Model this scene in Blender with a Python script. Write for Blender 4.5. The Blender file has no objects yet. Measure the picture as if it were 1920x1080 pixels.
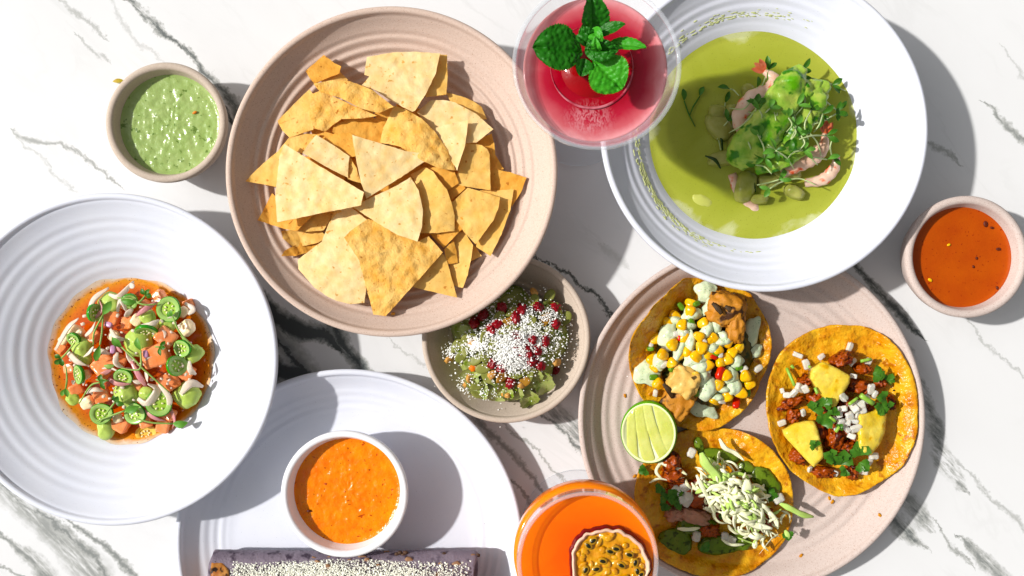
import bpy, math, random
import numpy as np
from mathutils import Vector, Matrix, Euler, noise
from mathutils.geometry import delaunay_2d_cdt

scene = bpy.context.scene
# ---------------------------------------------------------------- camera
H = 0.65            # camera height over the table top, metres
S = 2700.0          # photo pixels per metre on the table top
cam_d = bpy.data.cameras.new('camera')
cam_d.sensor_width = 36
cam_d.lens = 36 * H / (1920 / S)
cam_d.clip_start = 0.01
cam_d.clip_end = 50
cam = bpy.data.objects.new('camera', cam_d)
scene.collection.objects.link(cam)
cam.location = (0, 0, H)
scene.camera = cam
# ---------------------------------------------------------------- sky and sun
SUN_EL = math.radians(43)
SX, SY = -1.0, 0.17                      # towards the sun, seen from above
w = bpy.data.worlds.new('World')
scene.world = w
w.use_nodes = True
nt = w.node_tree
bg = nt.nodes['Background']
sky = nt.nodes.new('ShaderNodeTexSky')
sky.sky_type = 'NISHITA'
sky.sun_disc = False
sky.sun_elevation = SUN_EL
sky.sun_rotation = math.atan2(SX, SY)
sky.air_density = 1.0
sky.dust_density = 3.0
sky.ozone_density = 1.0
hs = nt.nodes.new('ShaderNodeHueSaturation')
hs.inputs['Saturation'].default_value = 0.04
nt.links.new(sky.outputs[0], hs.inputs['Color'])
nt.links.new(hs.outputs[0], bg.inputs['Color'])
bg.inputs['Strength'].default_value = 0.092
sd = bpy.data.lights.new('sun', 'SUN')
sd.energy = 4.5
sd.angle = math.radians(1.8)
sd.color = (1.0, 0.965, 0.92)
sun = bpy.data.objects.new('sun', sd)
scene.collection.objects.link(sun)
d = Vector((SX, SY, 0)).normalized() * math.cos(SUN_EL) + Vector((0, 0, math.sin(SUN_EL)))
sun.rotation_euler = d.to_track_quat('Z', 'Y').to_euler()
sun.location = d * 3
vs = scene.view_settings
vs.view_transform = 'Standard'
vs.look = 'None'
vs.exposure = -0.06
vs.gamma = 1.0
vs.use_curve_mapping = False
scene.cycles.max_bounces = 10
scene.cycles.transparent_max_bounces = 16

# ---------------------------------------------------------------- helpers
COL = scene.collection
WO = {}                                   # world origin of each object


def W(px, py, z=0.0):
    k = (H - z) / H / S
    return Vector(((px - 960) * k, -(py - 540) * k, z))


def M(px, z=0.0):
    return px * (H - z) / H / S


def tag(o, label=None, cat=None, group=None, kind=None):
    if label: o['label'] = label
    if cat: o['category'] = cat
    if group: o['group'] = group
    if kind: o['kind'] = kind
    return o


def thing(name, loc, label, cat, group=None):
    o = bpy.data.objects.new(name, None)
    o.empty_display_size = 0.01
    COL.objects.link(o)
    o.location = loc
    WO[o.name] = Vector(loc)
    return tag(o, label, cat, group)


def mk(name, verts, faces, mat, parent=None, smooth=True, origin=None, mats=None, midx=None):
    """link verts/faces (world space) as one mesh object; origin at its base"""
    vs_ = [Vector(v) for v in verts]
    if origin is None:
        if parent is not None and WO[parent.name] is not None:
            origin = WO[parent.name].copy()
        else:
            n = len(vs_)
            origin = Vector((sum(v.x for v in vs_) / n, sum(v.y for v in vs_) / n, min(v.z for v in vs_)))
    me = bpy.data.meshes.new(name)
    me.from_pydata([v - origin for v in vs_], [], faces)
    for m_ in (mats or [mat]):
        me.materials.append(m_)
    if midx is not None:
        me.polygons.foreach_set('material_index', midx)
    if smooth:
        me.polygons.foreach_set('use_smooth', [True] * len(me.polygons))
    me.update()
    o = bpy.data.objects.new(name, me)
    COL.objects.link(o)
    if parent is not None:
        o.parent = parent
        o.location = origin - WO[parent.name]
    else:
        o.location = origin
    WO[o.name] = origin
    return o


def dup(o, loc, rot=None, scale=None, parent=None):
    """copy a thing (and its parts), sharing meshes"""
    c = o.copy()
    COL.objects.link(c)
    if parent is None:
        c.location = loc
        WO[c.name] = Vector(loc)
    else:
        c.parent = parent
        WO[c.name] = Vector(loc)
    if rot is not None: c.rotation_euler = rot
    if scale is not None: c.scale = scale if hasattr(scale, '__len__') else (scale,) * 3
    for ch in list(o.children):
        if ch.name.startswith('_'): continue
        dup(ch, ch.location, parent=c)
    return c


def sup_geo(rad, p=2.0, n=5, amp=0.0, freq=3.0, seed=0.0, rot=None, c=(0, 0, 0)):
    """super-ellipsoid: p=2 ball, p=6 soft cube"""
    idx, verts, faces = {}, [], []
    R = Euler(rot).to_matrix() if rot is not None else None
    c = Vector(c)

    def vid(v):
        k = (round(v[0], 4), round(v[1], 4), round(v[2], 4))
        if k not in idx:
            q = Vector(v)
            m = (abs(q.x) ** p + abs(q.y) ** p + abs(q.z) ** p) ** (1 / p)
            q = q / m
            if amp:
                nn = noise.noise(q * freq + Vector((seed, seed * .7, 3.1)))
                n2 = noise.noise(q * freq * 2.3 + Vector((seed * 1.3, 9, 3.1)))
                q = q * (1 + amp * (nn + .5 * n2))
            q = Vector((q.x * rad[0], q.y * rad[1], q.z * rad[2]))
            if R: q = R @ q
            idx[k] = len(verts)
            verts.append(q + c)
        return idx[k]
    for ax in range(3):
        for sg in (-1, 1):
            for i in range(n):
                for j in range(n):
                    qd = []
                    for (a, b) in ((i, j), (i + 1, j), (i + 1, j + 1), (i, j + 1)):
                        u_, v_ = -1 + 2 * a / n, -1 + 2 * b / n
                        if p < 3:
                            u_, v_ = math.tan(u_ * .785398), math.tan(v_ * .785398)
                        t = [0, 0, 0]
                        t[ax] = sg
                        t[(ax + 1) % 3] = u_
                        t[(ax + 2) % 3] = v_
                        qd.append(vid(t))
                    if sg < 0: qd.reverse()
                    faces.append(qd)
    return verts, faces


def seed_geo(rad, c, rot, taper=.5):
    # flat pointed seed with a raised rim
    v, f = sup_geo(rad, 2.2, 6)
    R = Euler(rot).to_matrix()
    out = []
    for q in v:
        u = q.x / rad[0]
        y = q.y * (1 - taper * max(0, u) ** 1.5)
        e = math.hypot(u, q.y / rad[1])
        z = q.z * (1 - .35 * math.exp(-(e * 1.6) ** 2))
        out.append(R @ Vector((q.x * (1 + .12 * max(0, u)), y, z)) + Vector(c))
    return out, f


def sup(name, c, rad, mat, p=2.0, n=5, amp=0.0, freq=3.0, seed=None, rot=None, parent=None, smooth=True):
    if seed is None: seed = rnd.uniform(0, 100)
    v, f = sup_geo(rad, p, n, amp, freq, seed, rot, c)
    return mk(name, v, f, mat, parent, smooth, origin=None if parent is not None else Vector(c))


def catmull(pts, n=6):
    P = [Vector(p) for p in pts]
    if len(P) < 3:
        return [P[0].lerp(P[-1], i / n) for i in range(n + 1)]
    out = []
    Q = [2 * P[0] - P[1]] + P + [2 * P[-1] - P[-2]]
    for i in range(1, len(Q) - 2):
        a, b, c_, d_ = Q[i - 1], Q[i], Q[i + 1], Q[i + 2]
        for k in range(n):
            t = k / n
            out.append(.5 * ((2 * b) + (-a + c_) * t + (2 * a - 5 * b + 4 * c_ - d_) * t * t + (-a + 3 * b - 3 * c_ + d_) * t ** 3))
    out.append(P[-1])
    return out


def tube_geo(pts, rads, seg=6, flat=1.0, twist=0.0, up=(0, 0, 1)):
    """rads: half-width at each point; flat: thickness / width"""
    n = len(pts)
    verts, faces = [], []
    for i in range(n):
        t = (pts[min(i + 1, n - 1)] - pts[max(i - 1, 0)])
        t = t.normalized() if t.length > 1e-9 else Vector((1, 0, 0))
        u = Vector(up)
        s_ = t.cross(u)
        if s_.length < 1e-3: s_ = t.cross(Vector((0, 1, 0)))
        s_.normalize()
        b = s_.cross(t).normalized()
        a_ = twist * i / max(1, n - 1)
        s2 = s_ * math.cos(a_) + b * math.sin(a_)
        b2 = -s_ * math.sin(a_) + b * math.cos(a_)
        r = rads[i] if hasattr(rads, '__len__') else rads
        for j in range(seg):
            th = 2 * math.pi * j / seg
            verts.append(pts[i] + s2 * math.cos(th) * r + b2 * math.sin(th) * r * flat)
    for i in range(n - 1):
        for j in range(seg):
            k = (j + 1) % seg
            faces.append([i * seg + j, i * seg + k, (i + 1) * seg + k, (i + 1) * seg + j])
    faces.append(list(range(seg))[::-1])
    faces.append([(n - 1) * seg + j for j in range(seg)])
    return verts, faces


def tube(name, pts, rads, mat, seg=6, flat=1.0, twist=0.0, parent=None, sub=5):
    P = catmull(pts, sub)
    if hasattr(rads, '__len__'):
        xs = np.linspace(0, 1, len(rads))
        R = np.interp(np.linspace(0, 1, len(P)), xs, rads)
    else:
        R = [rads] * len(P)
    v, f = tube_geo(P, list(R), seg, flat, twist)
    return mk(name, v, f, mat, parent)


def lathe_geo(prof, c, seg=96):
    verts, faces = [], []
    c = Vector(c)
    rings = []
    for (r, z) in prof:
        if r < 1e-6:
            rings.append([len(verts)])
            verts.append(c + Vector((0, 0, z)))
        else:
            rings.append(list(range(len(verts), len(verts) + seg)))
            for j in range(seg):
                t = 2 * math.pi * j / seg
                verts.append(c + Vector((r * math.cos(t), r * math.sin(t), z)))
    for a, b in zip(rings[:-1], rings[1:]):
        for j in range(seg):
            k = (j + 1) % seg
            if len(a) == 1 and len(b) == 1: continue
            if len(a) == 1: faces.append([a[0], b[j], b[k]])
            elif len(b) == 1: faces.append([a[j], b[0], a[k]])
            else: faces.append([a[j], b[j], b[k], a[k]])
    return verts, faces


def pool_geo(c, R, zf, nr=26, na=80, outline=None):
    """surface disc; zf(x,y,r/R)->dz; outline(theta)->factor"""
    verts, faces = [Vector(c) + Vector((0, 0, zf(0, 0, 0)))], []
    for i in range(1, nr + 1):
        for j in range(na):
            t = 2 * math.pi * j / na
            f = i / nr
            r = R * f * (outline(t) if outline else 1)
            x, y = r * math.cos(t), r * math.sin(t)
            verts.append(Vector(c) + Vector((x, y, zf(x, y, f))))
    for j in range(na):
        faces.append([0, 1 + j, 1 + (j + 1) % na])
    for i in range(nr - 1):
        a, b = 1 + i * na, 1 + (i + 1) * na
        for j in range(na):
            k = (j + 1) % na
            faces.append([a + j, b + j, b + k, a + k])
    return verts, faces


def resample(poly, step):
    out = []
    n = len(poly)
    for i in range(n):
        a, b = Vector(poly[i]), Vector(poly[(i + 1) % n])
        m_ = max(1, int((b - a).length / step))
        for k in range(m_):
            out.append(a.lerp(b, k / m_))
    return out


def slab(name, poly, zf, thick, mat, step=8, jit=0.6, parent=None, smooth=True, bot=1.0, crisp=False):
    ext = []
    # a sheet with real thickness whose outline is given in photo pixels and whose top height is zf(px,py)
    B = [p + Vector((rnd.uniform(-jit, jit), rnd.uniform(-jit, jit))) for p in resample(poly, step)]
    xs = [p.x for p in B]; ys = [p.y for p in B]
    nb = len(B)

    def inside(x, y):
        c = False
        for i in range(nb):
            a, b = B[i], B[i - 1]
            if (a.y > y) != (b.y > y) and x < (b.x - a.x) * (y - a.y) / (b.y - a.y) + a.x: c = not c
        return c

    def dist(x, y):
        return min((x - q.x) ** 2 + (y - q.y) ** 2 for q in B)
    pts = list(B)
    y = min(ys) + step * .5
    row = 0
    while y < max(ys):
        x = min(xs) + (step * .5 if row % 2 else 0)
        while x < max(xs):
            if inside(x, y) and dist(x, y) > (step * .55) ** 2:
                pts.append(Vector((x + rnd.uniform(-.2, .2) * step, y + rnd.uniform(-.2, .2) * step)))
            x += step
        y += step * .87
        row += 1
    edges = [(i, (i + 1) % nb) for i in range(nb)]
    vo, eo, fo, _, _, _ = delaunay_2d_cdt(pts, edges, [], 1, 1e-5)
    top = []
    for v in vo:
        z = zf(v.x, v.y)
        top.append(W(v.x, v.y, z))
    nv = len(top)
    cx = sum((t.x for t in top)) / nv; cy = sum((t.y for t in top)) / nv
    low = [Vector((cx + (t.x - cx) * bot, cy + (t.y - cy) * bot, t.z - thick)) for t in top]
    # flipped y: make faces look up
    faces = []
    cnt = {}
    for f in fo:
        f = list(f)
        a, b, c_ = (top[i] for i in f[:3])
        if (b - a).cross(c_ - a).z < 0: f.reverse()
        faces.append(f)
        for i in range(len(f)):
            cnt[(f[i], f[(i + 1) % len(f)])] = 1
    res = [list(f) for f in faces] + [[i + nv for i in reversed(f)] for f in faces]
    for (a, b) in cnt:
        if (b, a) not in cnt:
            if crisp:
                k = 2 * nv + len(ext)
                ext += [top[a], low[a], low[b], top[b]]
                res.append([k, k + 1, k + 2, k + 3])
            else:
                res.append([a, a + nv, b + nv, b])
    return mk(name, top + low + ext, res, mat, parent, smooth)


def leaf_geo(base, tip, width, normal=(0, 0, 1), arch=0.1, cup=0.15, nu=8, nv=4, quilt=0.0, cren=0.0, shape=0.45, seed=0):
    base, tip = Vector(base), Vector(tip)
    L = (tip - base).length
    t = (tip - base) / L
    nrm = Vector(normal)
    s_ = nrm.cross(t).normalized()
    up = t.cross(s_).normalized()
    verts, faces = [], []
    for i in range(nu + 1):
        u = i / nu
        wd = width * .5 * (math.sin(math.pi * u ** (math.log(.5) / math.log(shape))) ** (.8 if not quilt else .62) if 0 < u < 1 else 0.03)
        if cren and 0 < i < nu: wd *= 1 + cren * (1 if i % 2 else -1)
        for j in range(-nv, nv + 1):
            v = j / nv
            x = u * L
            p = base + t * x + s_ * (v * wd)
            h = arch * L * math.sin(math.pi * u) + cup * abs(v) ** 1.5 * wd
            if quilt:
                # raised blisters between a net of side veins
                q1 = abs(math.sin((u * 7.5 - abs(v) * 1.9) * math.pi))
                ce = noise.voronoi(Vector((x * 330, v * wd * 330, seed)))[0]
                h += quilt * (min(1, (ce[1] - ce[0]) * 2.2) - .5) * .8
                h += quilt * (q1 ** .5 - .7) * .5
                h -= quilt * 1.3 * math.exp(-(v * 8) ** 2)
            h += .03 * L * noise.noise(Vector((u * 3 + seed, v * 2, seed)))
            verts.append(p + up * h)
    m_ = 2 * nv + 1
    for i in range(nu):
        for j in range(2 * nv):
            a = i * m_ + j
            faces.append([a, a + 1, a + m_ + 1, a + m_])
    return verts, faces


def join_geo(parts):
    V, F = [], []
    for v, f in parts:
        o = len(V)
        V += list(v)
        F += [[i + o for i in q] for q in f]
    return V, F


# ---------------------------------------------------------------- materials
def lin(h):
    h = h.lstrip('#')
    c = [int(h[i:i + 2], 16) / 255 for i in (0, 2, 4)]
    return [x / 12.92 if x <= .04045 else ((x + .055) / 1.055) ** 2.4 for x in c]


def col(h, f=1.0, sat=1.0):
    c = lin(h)
    l_ = .25 * c[0] + .6 * c[1] + .15 * c[2]
    return [max(.0, min(.96, (l_ + (x - l_) * sat) * f)) for x in c] + [1]


MATS = {}


def mat(name, c1, c2=None, sc=60, rough=.5, spec=.5, f=.85, c3=None, sc3=500, th3=.66, w3=.05, bump=0, bsc=300,
        sss=0, sr=.003, coat=0, contrast=.25, detail=4, trans=0, mid=.5, bump2=0, bsc2=60, sat=1.14, clear=0):
    if name in MATS: return MATS[name]
    m = bpy.data.materials.new(name)
    m.use_nodes = True
    n, l = m.node_tree.nodes, m.node_tree.links
    b = n['Principled BSDF']
    tc = n.new('ShaderNodeTexCoord')
    oi = n.new('ShaderNodeObjectInfo')
    mu = n.new('ShaderNodeMath'); mu.operation = 'MULTIPLY'; mu.inputs[1].default_value = 7.3
    l.new(oi.outputs['Random'], mu.inputs[0])
    va = n.new('ShaderNodeVectorMath'); va.operation = 'ADD'
    l.new(tc.outputs['Object'], va.inputs[0]); l.new(mu.outputs[0], va.inputs[1])
    vec = va.outputs[0]

    def nz(scale, det=4, ro=.55):
        q = n.new('ShaderNodeTexNoise')
        q.inputs['Scale'].default_value = scale
        q.inputs['Detail'].default_value = det
        q.inputs['Roughness'].default_value = ro
        l.new(vec, q.inputs['Vector'])
        return q
    c1c = col(c1, f, sat)
    out = None
    if c2:
        q = nz(sc, detail)
        r = n.new('ShaderNodeValToRGB')
        r.color_ramp.elements[0].position = mid - contrast
        r.color_ramp.elements[1].position = mid + contrast
        r.color_ramp.elements[0].color = c1c
        r.color_ramp.elements[1].color = col(c2, f, sat)
        l.new(q.outputs['Fac'], r.inputs[0])
        out = r.outputs[0]
    if c3:
        q = nz(sc3, 2)
        r = n.new('ShaderNodeMapRange')
        r.inputs[1].default_value = th3
        r.inputs[2].default_value = th3 + w3
        l.new(q.outputs['Fac'], r.inputs[0])
        mx = n.new('ShaderNodeMix'); mx.data_type = 'RGBA'
        l.new(r.outputs[0], mx.inputs[0])
        if out: l.new(out, mx.inputs[6])
        else: mx.inputs[6].default_value = c1c
        mx.inputs[7].default_value = col(c3, f, sat)
        out = mx.outputs[2]
    if out: l.new(out, b.inputs['Base Color'])
    else: b.inputs['Base Color'].default_value = c1c
    b.inputs['Roughness'].default_value = rough
    b.inputs['Specular IOR Level'].default_value = spec * .6
    b.inputs['Subsurface Weight'].default_value = sss
    b.inputs['Subsurface Radius'].default_value = (1, .6, .35)
    b.inputs['Subsurface Scale'].default_value = sr
    b.inputs['Coat Weight'].default_value = coat
    b.inputs['Coat Roughness'].default_value = .08
    last = None
    for (bb, ss) in ((bump, bsc), (bump2, bsc2)):
        if bb:
            q = nz(ss, 3)
            bp = n.new('ShaderNodeBump')
            bp.inputs['Strength'].default_value = 1
            bp.inputs['Distance'].default_value = bb
            l.new(q.outputs['Fac'], bp.inputs['Height'])
            if last: l.new(last, bp.inputs['Normal'])
            last = bp.outputs[0]
    if last:
        l.new(last, b.inputs['Normal'])
        if coat: l.new(last, b.inputs['Coat Normal'])
    if trans:
        tr = n.new('ShaderNodeBsdfTranslucent')
        if out: l.new(out, tr.inputs['Color'])
        else: tr.inputs['Color'].default_value = c1c
        ms = n.new('ShaderNodeMixShader')
        ms.inputs[0].default_value = trans
        l.new(b.outputs[0], ms.inputs[1]); l.new(tr.outputs[0], ms.inputs[2])
        l.new(ms.outputs[0], n['Material Output'].inputs['Surface'])
    if clear:
        ot = n['Material Output'].inputs['Surface']
        src = ot.links[0].from_socket
        tp = n.new('ShaderNodeBsdfTransparent')
        m3 = n.new('ShaderNodeMixShader'); m3.inputs[0].default_value = clear
        l.new(src, m3.inputs[1]); l.new(tp.outputs[0], m3.inputs[2]); l.new(m3.outputs[0], ot)
    MATS[name] = m
    return m


def radial_mat(name, stops, rough=.15, bump=0, bsc=200, spec=.5, sss=0, nscale=60, namt=.08, f=.85, off=(0, 0), c3=None, sc3=900, th3=.68, bump2=0, bsc2=60, coat=0, sr=.004, R=1.0):
    """a liquid whose colour runs from its middle to its thin edge: stops [(r metres / R, hex)]"""
    m = bpy.data.materials.new(name)
    m.use_nodes = True
    n, l = m.node_tree.nodes, m.node_tree.links
    b = n['Principled BSDF']
    tc = n.new('ShaderNodeTexCoord')
    mp = n.new('ShaderNodeMapping')
    mp.inputs['Location'].default_value = (-off[0], -off[1], 0)
    l.new(tc.outputs['Object'], mp.inputs[0])
    sx = n.new('ShaderNodeSeparateXYZ'); l.new(mp.outputs[0], sx.inputs[0])
    cx = n.new('ShaderNodeCombineXYZ'); l.new(sx.outputs[0], cx.inputs[0]); l.new(sx.outputs[1], cx.inputs[1])
    ln = n.new('ShaderNodeVectorMath'); ln.operation = 'LENGTH'; l.new(cx.outputs[0], ln.inputs[0])
    dv = n.new('ShaderNodeMath'); dv.operation = 'DIVIDE'; dv.inputs[1].default_value = R
    l.new(ln.outputs['Value'], dv.inputs[0])
    q = n.new('ShaderNodeTexNoise'); q.inputs['Scale'].default_value = nscale; q.inputs['Detail'].default_value = 5
    q.inputs['Distortion'].default_value = 1.2
    l.new(tc.outputs['Object'], q.inputs['Vector'])
    ma = n.new('ShaderNodeMath'); ma.operation = 'MULTIPLY_ADD'
    l.new(q.outputs['Fac'], ma.inputs[0]); ma.inputs[1].default_value = namt; ma.inputs[2].default_value = -namt / 2
    ad = n.new('ShaderNodeMath'); ad.operation = 'ADD'; l.new(ma.outputs[0], ad.inputs[0]); l.new(dv.outputs[0], ad.inputs[1])
    r = n.new('ShaderNodeValToRGB')
    el = r.color_ramp.elements
    el[0].position = stops[0][0]; el[0].color = col(stops[0][1], f, 1.12)
    el[1].position = stops[-1][0]; el[1].color = col(stops[-1][1], f, 1.12)
    for (p_, h_) in stops[1:-1]:
        e = el.new(p_); e.color = col(h_, f, 1.12)
    l.new(ad.outputs[0], r.inputs[0])
    out = r.outputs[0]
    if c3:
        q3 = n.new('ShaderNodeTexNoise'); q3.inputs['Scale'].default_value = sc3; q3.inputs['Detail'].default_value = 2
        l.new(tc.outputs['Object'], q3.inputs['Vector'])
        mr = n.new('ShaderNodeMapRange'); mr.inputs[1].default_value = th3; mr.inputs[2].default_value = th3 + .05
        l.new(q3.outputs['Fac'], mr.inputs[0])
        mx = n.new('ShaderNodeMix'); mx.data_type = 'RGBA'
        l.new(mr.outputs[0], mx.inputs[0]); l.new(out, mx.inputs[6]); mx.inputs[7].default_value = col(c3, f)
        out = mx.outputs[2]
    l.new(out, b.inputs['Base Color'])
    b.inputs['Roughness'].default_value = rough
    b.inputs['Specular IOR Level'].default_value = spec * .6
    b.inputs['Subsurface Weight'].default_value = sss
    b.inputs['Subsurface Radius'].default_value = (1, .5, .3)
    b.inputs['Subsurface Scale'].default_value = sr
    b.inputs['Coat Weight'].default_value = coat
    last = None
    for (bb, ss) in ((bump, bsc), (bump2, bsc2)):
        if bb:
            q4 = n.new('ShaderNodeTexNoise'); q4.inputs['Scale'].default_value = ss; q4.inputs['Detail'].default_value = 3
            l.new(tc.outputs['Object'], q4.inputs['Vector'])
            bp = n.new('ShaderNodeBump'); bp.inputs['Strength'].default_value = 1; bp.inputs['Distance'].default_value = bb
            l.new(q4.outputs['Fac'], bp.inputs['Height'])
            if last: l.new(last, bp.inputs['Normal'])
            last = bp.outputs[0]
    if last: l.new(last, b.inputs['Normal'])
    return m


rnd = random.Random(7)

# ---------------------------------------------------------------- marble table
def marble():
    m = bpy.data.materials.new('veined_marble')
    m.use_nodes = True
    n, l = m.node_tree.nodes, m.node_tree.links
    b = n['Principled BSDF']

    def math_(op, a, b_=None, c_=None, clamp=False):
        q = n.new('ShaderNodeMath'); q.operation = op; q.use_clamp = clamp
        for i, x in enumerate((a, b_, c_)):
            if x is None: continue
            if isinstance(x, (int, float)): q.inputs[i].default_value = x
            else: l.new(x, q.inputs[i])
        return q.outputs[0]
    tc = n.new('ShaderNodeTexCoord')
    sx = n.new('ShaderNodeSeparateXYZ'); l.new(tc.outputs['Object'], sx.inputs[0])
    X = math_('MULTIPLY_ADD', sx.outputs[0], S, 960)
    Y = math_('MULTIPLY_ADD', sx.outputs[1], -S, 540)
    r2 = math.sqrt(.5)
    U = math_('MULTIPLY', math_('ADD', X, Y), r2)
    V = math_('MULTIPLY', math_('SUBTRACT', Y, X), r2)

    def nz(su, sv, sc, det=4, ro=.6, dist=0, off=0):
        cb = n.new('ShaderNodeCombineXYZ')
        l.new(math_('MULTIPLY_ADD', U, su, off), cb.inputs[0]); l.new(math_('MULTIPLY', V, sv), cb.inputs[1])
        q = n.new('ShaderNodeTexNoise'); q.inputs['Scale'].default_value = sc; q.inputs['Detail'].default_value = det
        q.inputs['Roughness'].default_value = ro; q.inputs['Distortion'].default_value = dist
        l.new(cb.outputs[0], q.inputs['Vector'])
        return q.outputs['Fac']
    wob = math_('MULTIPLY_ADD', nz(1, 1, .018, 6, .65), 46, -23)
    wob2 = math_('MULTIPLY_ADD', nz(1, 1, .12, 4, .7, off=77), 14, -7)
    Vd = math_('ADD', math_('ADD', V, wob), wob2)
    Un = math_('DIVIDE', U, 2200)
    patch = nz(.012, .035, 1, 4, .65, off=13)
    fine = nz(.03, .16, 1, 5, .7, off=5)
    total = None

    def vein(pts, inten, pz=.45):
        nonlocal total
        ps = sorted(((x + y) * r2, (y - x) * r2, w_) for x, y, w_ in pts)
        fc = n.new('ShaderNodeFloatCurve')
        cv = fc.mapping.curves[0]
        P = [(u / 2200, (v + 1400) / 2200) for u, v, _ in ps]
        fw = n.new('ShaderNodeFloatCurve')
        cw = fw.mapping.curves[0]
        Q = [(max(0.0, ps[0][0] / 2200 - .012), 0.0)] + [(u / 2200, w_ / 60) for u, _, w_ in ps] + [(min(1.0, ps[-1][0] / 2200 + .012), 0.0)]
        for cvx, pp in ((cv, P), (cw, Q)):
            for i, (a, c_) in enumerate(pp):
                if i < 2: cvx.points[i].location = (a, c_)
                else: cvx.points.new(a, c_)
            for q in cvx.points: q.handle_type = 'VECTOR'
        fc.mapping.extend = 'HORIZONTAL'
        fc.mapping.update(); fw.mapping.update()
        l.new(Un, fc.inputs[1]); l.new(Un, fw.inputs[1])
        v0 = math_('MULTIPLY_ADD', fc.outputs[0], 2200, -1400)
        dist = math_('ABSOLUTE', math_('SUBTRACT', Vd, v0))
        wd = math_('MULTIPLY', fw.outputs[0], 60)
        t = math_('DIVIDE', dist, math_('ADD', wd, .01))
        mm = math_('SUBTRACT', 1.15, math_('MULTIPLY', t, .85), clamp=True)
        mm = math_('MULTIPLY', mm, math_('GREATER_THAN', wd, .4))
        pt = math_('MULTIPLY_ADD', math_('SUBTRACT', math_('ADD', math_('MULTIPLY', patch, .5), math_('MULTIPLY', fine, .5)), pz), 6.0, .45, clamp=True)
        mm = math_('MULTIPLY', math_('MULTIPLY', mm, pt), inten)
        total = mm if total is None else math_('MAXIMUM', total, mm)
    vein([(180, -60, 5), (240, 0, 5), (300, 55, 7), (345, 90, 4), (400, 150, 8), (455, 215, 12), (520, 300, 10)], .8, .42)
    vein([(395, 175, 3), (430, 215, 5), (470, 270, 6)], 1.0)
    vein([(480, 545, 14), (512, 592, 20), (545, 612, 20), (578, 625, 24), (603, 622, 18), (628, 645, 8)], 1.5, .36)
    vein([(505, 600, 20), (530, 640, 22), (560, 672, 22), (585, 705, 18)], .6, .36)
    vein([(500, 620, 6), (540, 655, 7), (575, 700, 10)], 1.2, .4)
    vein([(480, 660, 10), (523, 694, 24), (575, 706, 18)], 1.6, .36)
    vein([(625, 615, 10), (640, 640, 14), (660, 668, 14), (690, 705, 14)], 1.0, .36)
    vein([(735, 640, 2), (770, 665, 4), (800, 690, 3)], .22, .4)
    vein([(-30, 890, 18), (0, 915, 20), (55, 958, 22), (100, 1000, 20), (140, 1040, 26), (190, 1095, 34)], .50, .44)
    vein([(-30, 880, 4), (24, 931, 5), (95, 975, 7), (130, 1000, 8), (180, 1050, 8), (210, 1095, 8)], .62, .4)
    vein([(110, 968, 3), (165, 1000, 5), (200, 1030, 6), (235, 1060, 7), (268, 1095, 5)], .6, .38)
    vein([(-20, 985, 4), (25, 1022, 6), (60, 1050, 14), (95, 1092, 20)], .58, .42)
    vein([(-20, 1040, 3), (45, 1090, 4)], .45, .38)
    vein([(36, 256, 6), (80, 265, 7), (110, 268, 4), (150, 290, 4), (220, 338, 3)], .42, .4)
    vein([(40, 265, 3), (90, 312, 3), (130, 347, 5)], .22, .4)
    vein([(105, -5, 4), (150, 30, 5), (188, 62, 4)], .3, .4)
    vein([(205, -5, 4), (235, 50, 5), (270, 88, 4), (292, 106, 3)], .18, .4)
    vein([(152, 76, 3), (192, 104, 5)], .28, .4)
    vein([(1005, 480, 2.5), (1040, 500, 3), (1071, 514, 3.5), (1120, 561, 4), (1150, 600, 2)], .9, .38)
    vein([(1140, 470, 8), (1160, 490, 12)], .15, .35)
    vein([(1010, 745, 14), (1045, 775, 20), (1090, 815, 20)], .65, .46)
    vein([(1000, 770, 3), (1053, 800, 5), (1095, 850, 5)], .7, .4)
    vein([(930, 775, 3), (951, 797, 3), (1009, 849, 3), (1052, 897, 3)], .35, .38)
    vein([(885, 775, 3), (903, 794, 6), (956, 844, 7), (1010, 912, 5)], .5, .38)
    vein([(940, 880, 3), (990, 935, 4), (1020, 965, 4)], .5, .4)
    vein([(1590, 480, 5), (1615, 508, 8), (1650, 550, 11), (1690, 590, 9), (1720, 625, 6)], .95, .42)
    vein([(1690, 640, 8), (1733, 740, 9), (1752, 800, 16), (1768, 860, 16), (1800, 912, 10)], .75, .47)
    vein([(1650, 900, 14), (1690, 930, 20), (1720, 960, 20), (1735, 985, 10)], .65, .47)
    vein([(1660, 960, 10), (1700, 995, 16), (1730, 1022, 5)], .75, .44)
    vein([(1760, 990, 3), (1790, 1030, 6), (1815, 1052, 4)], .5, .42)
    vein([(1810, 1015, 6), (1850, 1058, 13), (1890, 1095, 14)], .6, .44)
    vein([(1790, 860, 3), (1850, 920, 4), (1925, 1000, 6)], .3, .42)
    vein([(1812, 590, 3), (1832, 625, 3), (1925, 715, 3)], .25, .4)
    vein([(1856, 200, 4), (1885, 235, 8), (1925, 270, 5)], .55, .4)
    vein([(1735, 262, 3), (1752, 272, 6), (1790, 295, 5)], .35, .38)
    vein([(1890, 95, 3), (1915, 140, 4), (1940, 160, 4)], .2, .4)
    # faint general veining and clouding
    rg = math_('ABSOLUTE', math_('SUBTRACT', nz(.0028, .009, 1, 7, .6, .7, off=31), .5))
    fv = math_('MULTIPLY', math_('SUBTRACT', 1, math_('MULTIPLY', rg, 26), clamp=True), .055)
    fv = math_('MULTIPLY', fv, math_('MULTIPLY_ADD', nz(.004, .006, 1, 2, off=3), 4, -1.8, clamp=True))
    cloud = math_('MULTIPLY_ADD', nz(.003, .006, 1, 3, off=55), .09, -.035, clamp=True)
    tot = math_('ADD', math_('MAXIMUM', total, fv), 0, clamp=True)
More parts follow.
